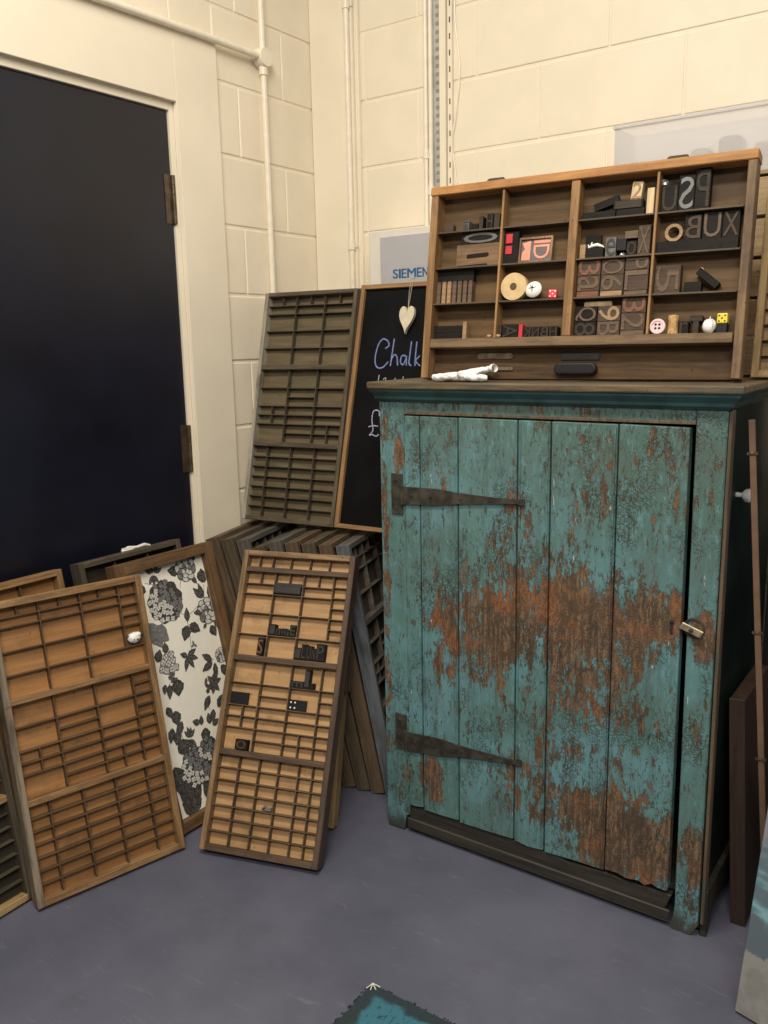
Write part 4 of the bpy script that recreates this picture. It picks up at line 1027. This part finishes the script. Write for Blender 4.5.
# col4 row1
block('dark block with letter U in the top right compartment', .194, .230, SH[1], .432, ty, ch='U', facemat=tf)
block('grey edged letter S on a dark block, top right compartment', .231, .265, SH[1], .450, ty, ch='S', mirror=True, facemat=M['type_grey'])
block('tall dark block with reversed letter P, top right compartment', .266, .298, SH[1], .4605, ty, ch='P', mirror=True, facemat=tf)
o = MB().ball((0, 0, .008), .008, sc=(1.1, .8, .9), jit=.9, sub=2).build('metal_scrap', M['silver']); o.matrix_world = at(.199, .4325, -.022); tag(o, 'crumpled bit of shiny metal on the U block', 'metal scrap')
# col4 row2
block('long black block under the letters O B U X', .192, .3645, SH[2], .3065, ty, depth=.026, name='type_block')
o = MB().lathe([(.0125, 0), (.0195, 0), (.0195, .011), (.0125, .011), (.0125, 0)], 36, Matrix.Rotation(R(90), 4, 'X'), cap=False).build('wood_type', tn, smooth=True)
o.matrix_world = at(.2265, .3070 + .0197, -.020); tag(o, 'tan ring-shaped letter O on the black block', 'wood type')
block('dark letter B block right of the tan ring', .250, .286, .3069, .362, ty, ch='B', mirror=True, facemat=br)
block('letter U block with one tan stem, second row', .288, .328, .3069, .364, ty, ch='U', facemat=bf)
block('dark letter X block beside the right rail', .329, .3645, .3069, .364, ty, ch='X', facemat=br)
# col4 row3
block('brown block with a rotated figure, third row', .1925, .249, SH[3], .255, br, ch='5', rot=90, facemat=bf)
block('dark flat block left of the slanting stamp', .258, .295, SH[3], .215, ty)
stp = MB().box(-.028, .028, -.010, .010, -.008, .008, mat=M['type_dark']).box(-.0283, -.020, -.0085, .0085, -.0002, .0095, mat=M['type_pale'])
o = stp.build('hand_stamp', ty, bevel=.001); o.matrix_world = at(.3075, .2215, -.024) @ Matrix.Rotation(R(40), 4, 'Y'); tag(o, 'slanting dark stamp with a pale square end', 'stamp')
# col4 row4
bt = MB()
prof = [(0, .0), (.0165, 0), (.0175, .002), (.0165, .0042), (.0125, .0045), (.0115, .0028), (0, .0028)]
bt.lathe(prof, 36, Matrix.Rotation(R(90), 4, 'X'))
o = bt.build('button', M['pink'], smooth=True); o.matrix_world = at(.2085, SH[4] + .0180, -.036); tag(o, 'large pale pink four-hole button in the bottom row', 'button')
bh = MB()
for dx in (-.0042, .0042):
    for dz in (-.0042, .0042): bh.lathe([(.0029, 0), (0, .0003)], 12, T(dx, -.0030, dz) @ Matrix.Rotation(R(90), 4, 'X'))
bh.build('button_holes', M['slot'], o)
o = MB().lathe([(0, 0), (.0115, 0), (.0122, .003), (.0108, .014), (.0102, .024), (.0118, .038), (.0115, .0425), (0, .043)], 20).build('cork', M['cork'], smooth=True)
o.matrix_world = at(.240, SH[4] + .0004, -.026); tag(o, 'wine cork standing beside the pink button', 'cork')
block('small dark block right of the cork', .2545, .2745, SH[4], .129, ty, ch='r')
tb = MB().box(-.0065, .0065, -.0225, -.0004, 0, .028).box(-.0135, .0135, -.0225, -.0004, .028, .041)
o = tb.build('wood_type', M['type_face'], bevel=.0008); o.matrix_world = at(.2895, SH[4] + .0003, -.0105); tag(o, 'dark T-shaped letter standing in the bottom row', 'wood type')
ss = MB().ball((0, 0, .0165), .016, sc=(.95, .8, 1.03), jit=.05)
for i in range(5): ss.tube([(.0155 * .8 * math.sin(a) * math.cos(i * .8 - 1.6), -.0132 * math.sin(a) * math.cos((i * .8 - 1.6) / 1.6), .0165 + .0165 * math.cos(a)) for a in [k * PI / 8 for k in range(1, 8)]], .0008, 5)
ss.tube([(0, 0, .033), (.001, 0, .0375)], .0012, 6)
o = ss.build('white_shell', M['white'], smooth=True); o.matrix_world = at(.318, SH[4] + .0004, -.029); tag(o, 'small white ribbed ball between T letter and yellow die', 'ornament')
block('small black block under the yellow die', .334, .356, SH[4], .1205, M['black'], name='type_block', depth=.030)
die('yellow die with black pips on a black block', M['yellow'], M['black'], .3455, .1212, .0225, -.0275, -4)

# glove on the cupboard top in the bottom of the case
def glove():
    rt_ = empty('work_glove', 'limp white cotton glove lying at the foot of the large case', 'glove', T(-1.090, 1.893, 1.3030) @ Matrix.Rotation(R(4), 4, 'Z'))
    me = bpy.data.meshes.new('glove_body'); bm = bmesh.new(); sk = bm.verts.layers.skin.verify()
    V = {}
    def v(k, x, y, z, r, r2=None):
        a = bm.verts.new((x, y, z)); a[sk].radius = (r, r2 or r); V[k] = a
    def e(a, b): bm.edges.new((V[a], V[b]))
    v('p', 0, 0, .0150, .026, .013); v('w', .030, .004, .0205, .026, .013); v('c', .056, .006, .0275, .022, .0105); v('d', .074, .006, .0310, .020, .0085); v('k', -.026, -.002, .0125, .025, .0115)
    e('p', 'w'); e('w', 'c'); e('c', 'd'); e('p', 'k')
    for i, (y, L) in enumerate(((-.024, .036), (-.009, .046), (.006, .043), (.020, .032))):
        v('f%d' % i, -.042, y, .0115, .0098, .0095); v('g%d' % i, -.042 - L * .5, y * .95, .0105 + .001 * (i % 2), .0095); v('h%d' % i, -.042 - L * .9, y * .85, .0100, .0085)
        e('k', 'f%d' % i); e('f%d' % i, 'g%d' % i); e('g%d' % i, 'h%d' % i)
    v('t0', .022, -.024, .0125, .011, .0095); v('t1', .050, -.030, .0105, .0105, .009); v('t2', .083, -.030, .0100, .0085); e('p', 't0'); e('t0', 't1'); e('t1', 't2')
    for x in bm.verts: x[sk].use_root = False
    V['p'][sk].use_root = True
    bm.to_mesh(me); bm.free(); me.materials.append(M['glove'])
    o = bpy.data.objects.new('glove_body', me); COL.objects.link(o); o.parent = rt_
    s = o.modifiers.new('skin', 'SKIN'); s.use_smooth_shade = True
    u = o.modifiers.new('sub', 'SUBSURF'); u.levels = 3; u.render_levels = 3
    tx = bpy.data.textures.new('glove_creases', 'CLOUDS'); tx.noise_scale = .014; tx.noise_depth = 3
    d = o.modifiers.new('creases', 'DISPLACE'); d.texture = tx; d.strength = .008; d.mid_level = .55
    mb = MB().lathe([(.0088, 0), (.0105, .002), (.0110, .007), (.0100, .009), (.0086, .007), (.0080, .001), (.0088, 0)], 20, T(.076, .006, .0318) @ Matrix.Rotation(R(82), 4, 'Y'), cap=False)
    c_ = mb.build('glove_cuff', M['glove'], rt_, smooth=True); c_.scale = (1, 1.9, 1); c_.location = (0, -.005, 0)
glove()

# ---------------------------------------------------------------- small things in the tan case and the honey case
def bat(mw, u, v, y=-.0175): return mw @ T(u, y, v)
def small(label, mw, x0, x1, z0, z1, mat, depth=.02, ch=None, fm=None, rot=0, group='loose type in the tan case', name='metal_type', cat='metal type', tilt=0):
    w_ = (x1 - x0) / 2
    o = MB().box(-w_, w_, -depth, -.0005, 0, z1 - z0).build(name, mat, bevel=.0005)
    o.matrix_world = bat(mw, (x0 + x1) / 2, z0) @ Matrix.Rotation(R(tilt), 4, 'Y')
    tag(o, label, cat, group)
    if ch:
        f = MB(); glyph_into(f, ch, 0, (z1 - z0) / 2, (x1 - x0) * .8, (z1 - z0) * .8, -depth - .001, -depth - .0001, rot); f.build('letter_face', fm or M['lead'], o)
    return o
ld = M['lead']; tdk = M['type_dark']
small('flat dark line of type near the top of the tan case', Bm, -.064, .018, .7365, .767, ld, ch='H', rot=90, fm=M['lead'])
for i, (a, b, zt, ch) in enumerate(((-.0635, -.044, .644, 'I'), (-.0430, -.026, .633, 'n'), (-.0250, -.009, .634, 'H'), (-.0080, .001, .631, 'i'), (.002, .0205, .646, 'E'))):
    small('dark sort, %s of five standing on the second shelf of the tan case' % ('first second third fourth fifth'.split()[i]), Bm, a, b, .6125, zt, tdk, ch=ch, fm=ld)
small('small sort with a pale S in the tan case', Bm, -.094, -.0745, .5505, .601, tdk, ch='S', fm=M['type_red'], name='wood_type', cat='wood type')
for i, (a, b, zt, ch) in enumerate(((.0265, .046, .583, 'I'), (.0465, .062, .594, 'L'), (.0625, .079, .591, 'U'), (.0795, .092, .585, 'N'), (.0925, .1185, .599, 'P'))):
    small('dark sort, %s of five above the tan case upper dark bar' % ('first second third fourth fifth'.split()[i]), Bm, a, b, .5505, zt, tdk, ch=ch, fm=ld)
small('low dark sort left of the tall one below the dark bar', Bm, .0265, .068, .4695, .489, tdk, ch='E', fm=ld, rot=90)
small('tall dark sort with a foot, below the dark bar', Bm, .0685, .084, .4695, .524, tdk, ch='I', fm=ld)
small('stubby dark sort beside the tall one, below the dark bar', Bm, .0845, .098, .4695, .487, tdk)
o = small('plain black domino in the left cell of the tan case', Bm, -.160, -.104, .4065, .440, M['black'], name='domino', cat='domino', depth=.010)
o = small('black domino with four white spots in the tan case', Bm, .0265, .079, .4065, .436, M['black'], name='domino', cat='domino', depth=.010)
p = MB()
for dx in (-.021, -.008):
    for dz in (.007, .022): p.lathe([(.0026, 0), (.0024, .0004), (0, .0005)], 12, T(dx, -.0101, dz) @ Matrix.Rotation(R(90), 4, 'X'))
p.build('spots', M['white'], o)
small('small square dark sort near the left of the tan case', Bm, -.119, -.0815, .2800, .309, tdk, ch='o', fm=M['type_brown'])
o = MB().tube([(-.014, 0, .004), (-.006, 0, .011), (.004, 0, .006), (.015, 0, .010)], [.003, .0045, .004, .003], 8).tube([(-.004, -.004, .004), (.016, -.004, .004)], .0035, 8).build('metal_scrap', M['type_grey'], smooth=True)
o.matrix_world = bat(Bm, .002, .1245, -.026); tag(o, 'little grey metal scrap low in the tan case', 'metal scrap')
Am = pose(-1.838, 1.268, 0, -14.52, .208)
o = MB().ball((0, 0, .0155), .0155, sc=(1.25, .85, .95), jit=.15).ball((.009, -.004, .022), .010, sc=(1, .9, .8)).build('white_trinket', M['white'], smooth=True)
MB().ball((.004, -.0133, .010), .0022).ball((.012, -.0115, .009), .0018).ball((-.006, -.0135, .012), .0014).build('dark_spots', M['black'], o)
o.matrix_world = bat(Am, .1625, .6005, -.032); tag(o, 'white rounded trinket with dark spots in the honey case', 'trinket')

# ---------------------------------------------------------------- behind the big case: crate and tub
cr = empty('wooden_crate', 'pale slatted wooden crate standing behind the large case', 'crate', T(-.64, 2.265, 1.3025))
mb = MB()
for i in range(5): mb.box(-.25, .247, -.008, .0, .004 + i * .094, .004 + i * .094 + .086)
mb.build('front_slats', M['plankpale'], cr, bevel=.0015)
mb = MB()
for i in range(5): mb.box(-.25, .247, .150, .158, .004 + i * .094, .004 + i * .094 + .086)
mb.build('back_slats', M['plankpale'], cr, bevel=.0015)
for x in (-.262, .248): MB().box(x, x + .012, -.008, .158, 0, .472).build('end_board', M['plankpale_z'], cr, bevel=.0015)
MB().box(-.249, .247, .0005, .1495, 0, .008).build('crate_bottom', M['plankpale'], cr)
MB().box(-.262, .262, -.009, .159, .4725, .482).build('crate_lid', M['plankpale'], cr, bevel=.001)
o = case('type_case', 'weathered pale case leaning behind the right end of the large case', pose(-.400, 2.13, 1.3035, -92, .12), .10, .45, .040, 'pale', rail=.016, sections=[([-.034, .034], .434, .016, [B1 * 12])])
M['leanpale'] = M['plankpale_z']
tu = empty('plastic_tub', 'frosted translucent plastic tub of grey things on the crate', 'tub', T(-.60, 2.345, 1.786))
mb = MB(); x0, x1, y0, y1, hh = -.255, .27, -.075, .07, .150
for a in ((x0, x0 + .003, y0, y1), (x1 - .003, x1, y0, y1), (x0 + .003, x1 - .003, y0, y0 + .003), (x0 + .003, x1 - .003, y1 - .003, y1)): mb.box(a[0], a[1], a[2], a[3], 0, hh)
mb.box(x0 + .003, x1 - .003, y0 + .003, y1 - .003, 0, .003)
mb.build('tub_wall', M['tub'], tu)
mb = MB().box(x0 - .004, x1 + .004, y0 - .004, y0 - .0002, hh - .006, hh + .001).box(x0 - .004, x1 + .004, y1 + .0002, y1 + .004, hh - .006, hh + .001).box(x0 - .004, x0 - .0002, y0, y1, hh - .006, hh + .001).box(x1 + .0002, x1 + .004, y0, y1, hh - .006, hh + .001)
mb.build('tub_rim', M['tub'], tu)
for i, (x, hz, w_) in enumerate(((-.20, .035, .05), (-.12, .055, .045), (-.05, .075, .05), (.02, .095, .055), (.10, .07, .05), (.19, .12, .05))):
    o = MB().box(-w_ / 2, w_ / 2, -.035, .035, 0, hz).build('grey_packet', M['type_grey'], bevel=.012, seg=3)
    o.matrix_world = T(-.60 + x, 2.345, 1.7895); tag(o, 'grey packet inside the frosted tub, %s from the left' % 'first second third fourth fifth sixth'.split()[i], 'packet', 'packets in the tub')

# ---------------------------------------------------------------- right hand side
pn = empty('black_board', 'tall black board standing at the right edge behind the brown strip', 'board', T(-.130, 2.27, 0))
MB().box(-.27, .45, 0, .03, 0, 1.26).build('board_face', M['blacksheet'], pn, bevel=.002)
MB().box(-.285, -.2705, -.01, .035, 0, 1.27).build('board_edge', M['black'], pn, bevel=.002)
MB().prism([(-.2, .55), (.4, .55), (.4, 1.2), (-.2, 1.2)], -.004, -.0005).build('inset_panel', M['black'], pn)
sp = empty('brown_strip', 'thin brown metal strip with screw heads, leaning upright at the right edge', 'metal strip', T(-.297, 1.90, 0) @ Matrix.Rotation(R(-4.9), 4, 'Y'))
MB().box(-.0055, .0075, 0, .006, 0.001, 1.234).build('strip', M['stripbrown'], sp, bevel=.001)
for z in (.48, .77, 1.16):
    k = MB().box(-.010, .012, -.0018, -.0002, z, z + .006).lathe([(.0032, 0), (0, .0015)], 10, T(0, -.002, z + .003) @ Matrix.Rotation(R(90), 4, 'X'))
    k.build('screw_head', M['hinge'], sp)
bp = empty('brown_shelf_board', 'dark brown board standing on its end beside the cupboard', 'board', T(-.381, 1.985, 0) @ Matrix.Rotation(R(-3.4), 4, 'Y'))
MB().box(-.014, .020, 0, .26, .002, .575).build('board', M['postbrown'], bp, bevel=.002)
MB().box(-.0145, .0205, -.004, -.0002, .002, .5765).build('edge_band', M['postbrown'], bp, bevel=.001)
cv = empty('painted_canvas', 'grey and teal abstract painting leaning at the lower right corner', 'painting', pose(-.027, 1.631, .001, -105, .19))
MB().box(-.295, .295, -.020, 0, 0.001, .62).build('canvas_panel', M['canvas'], cv, bevel=.002)
MB().box(-.28, .28, .0005, .016, .02, .60).build('stretcher', M['plankpale'], cv)
mt = empty('floor_mat', 'dark teal mat with bright blue middle, its corner pointing into the room', 'mat', T(-.995, 1.325, 0))
MB().box(0, .75, -.5, 0, .0005, .009).build('mat_pile', M['mat'], mt, bevel=.003, seg=2)
f = MB(); rr = random.Random(5)
for i in range(190):
    t = rr.random()
    if i % 2: x, y, dx, dy = t * .75, .0, rr.uniform(-.004, .004), rr.uniform(.003, .011)
    else: x, y, dx, dy = 0, -t * .5, -rr.uniform(.003, .011), rr.uniform(-.004, .004)
    f.tube([(x, y, .005), (x + dx * .6, y + dy * .6, .006), (x + dx, y + dy, .0016)], .0011, 4)
tag(f.build('mat_fringe', M['mat'], mt), kind='stuff')
f = MB()
for a in (-40, -10, 25, 60): f.tube([(.001, -.001, .0105), (.001 + .02 * math.cos(R(a - 60)), -.001 + .02 * math.sin(R(a - 60)), .0100)], .0011, 5)
tag(f.build('frayed_corner', M['boxwhite'], mt), 'whitish frayed corner threads')
bpy.context.view_layer.update()
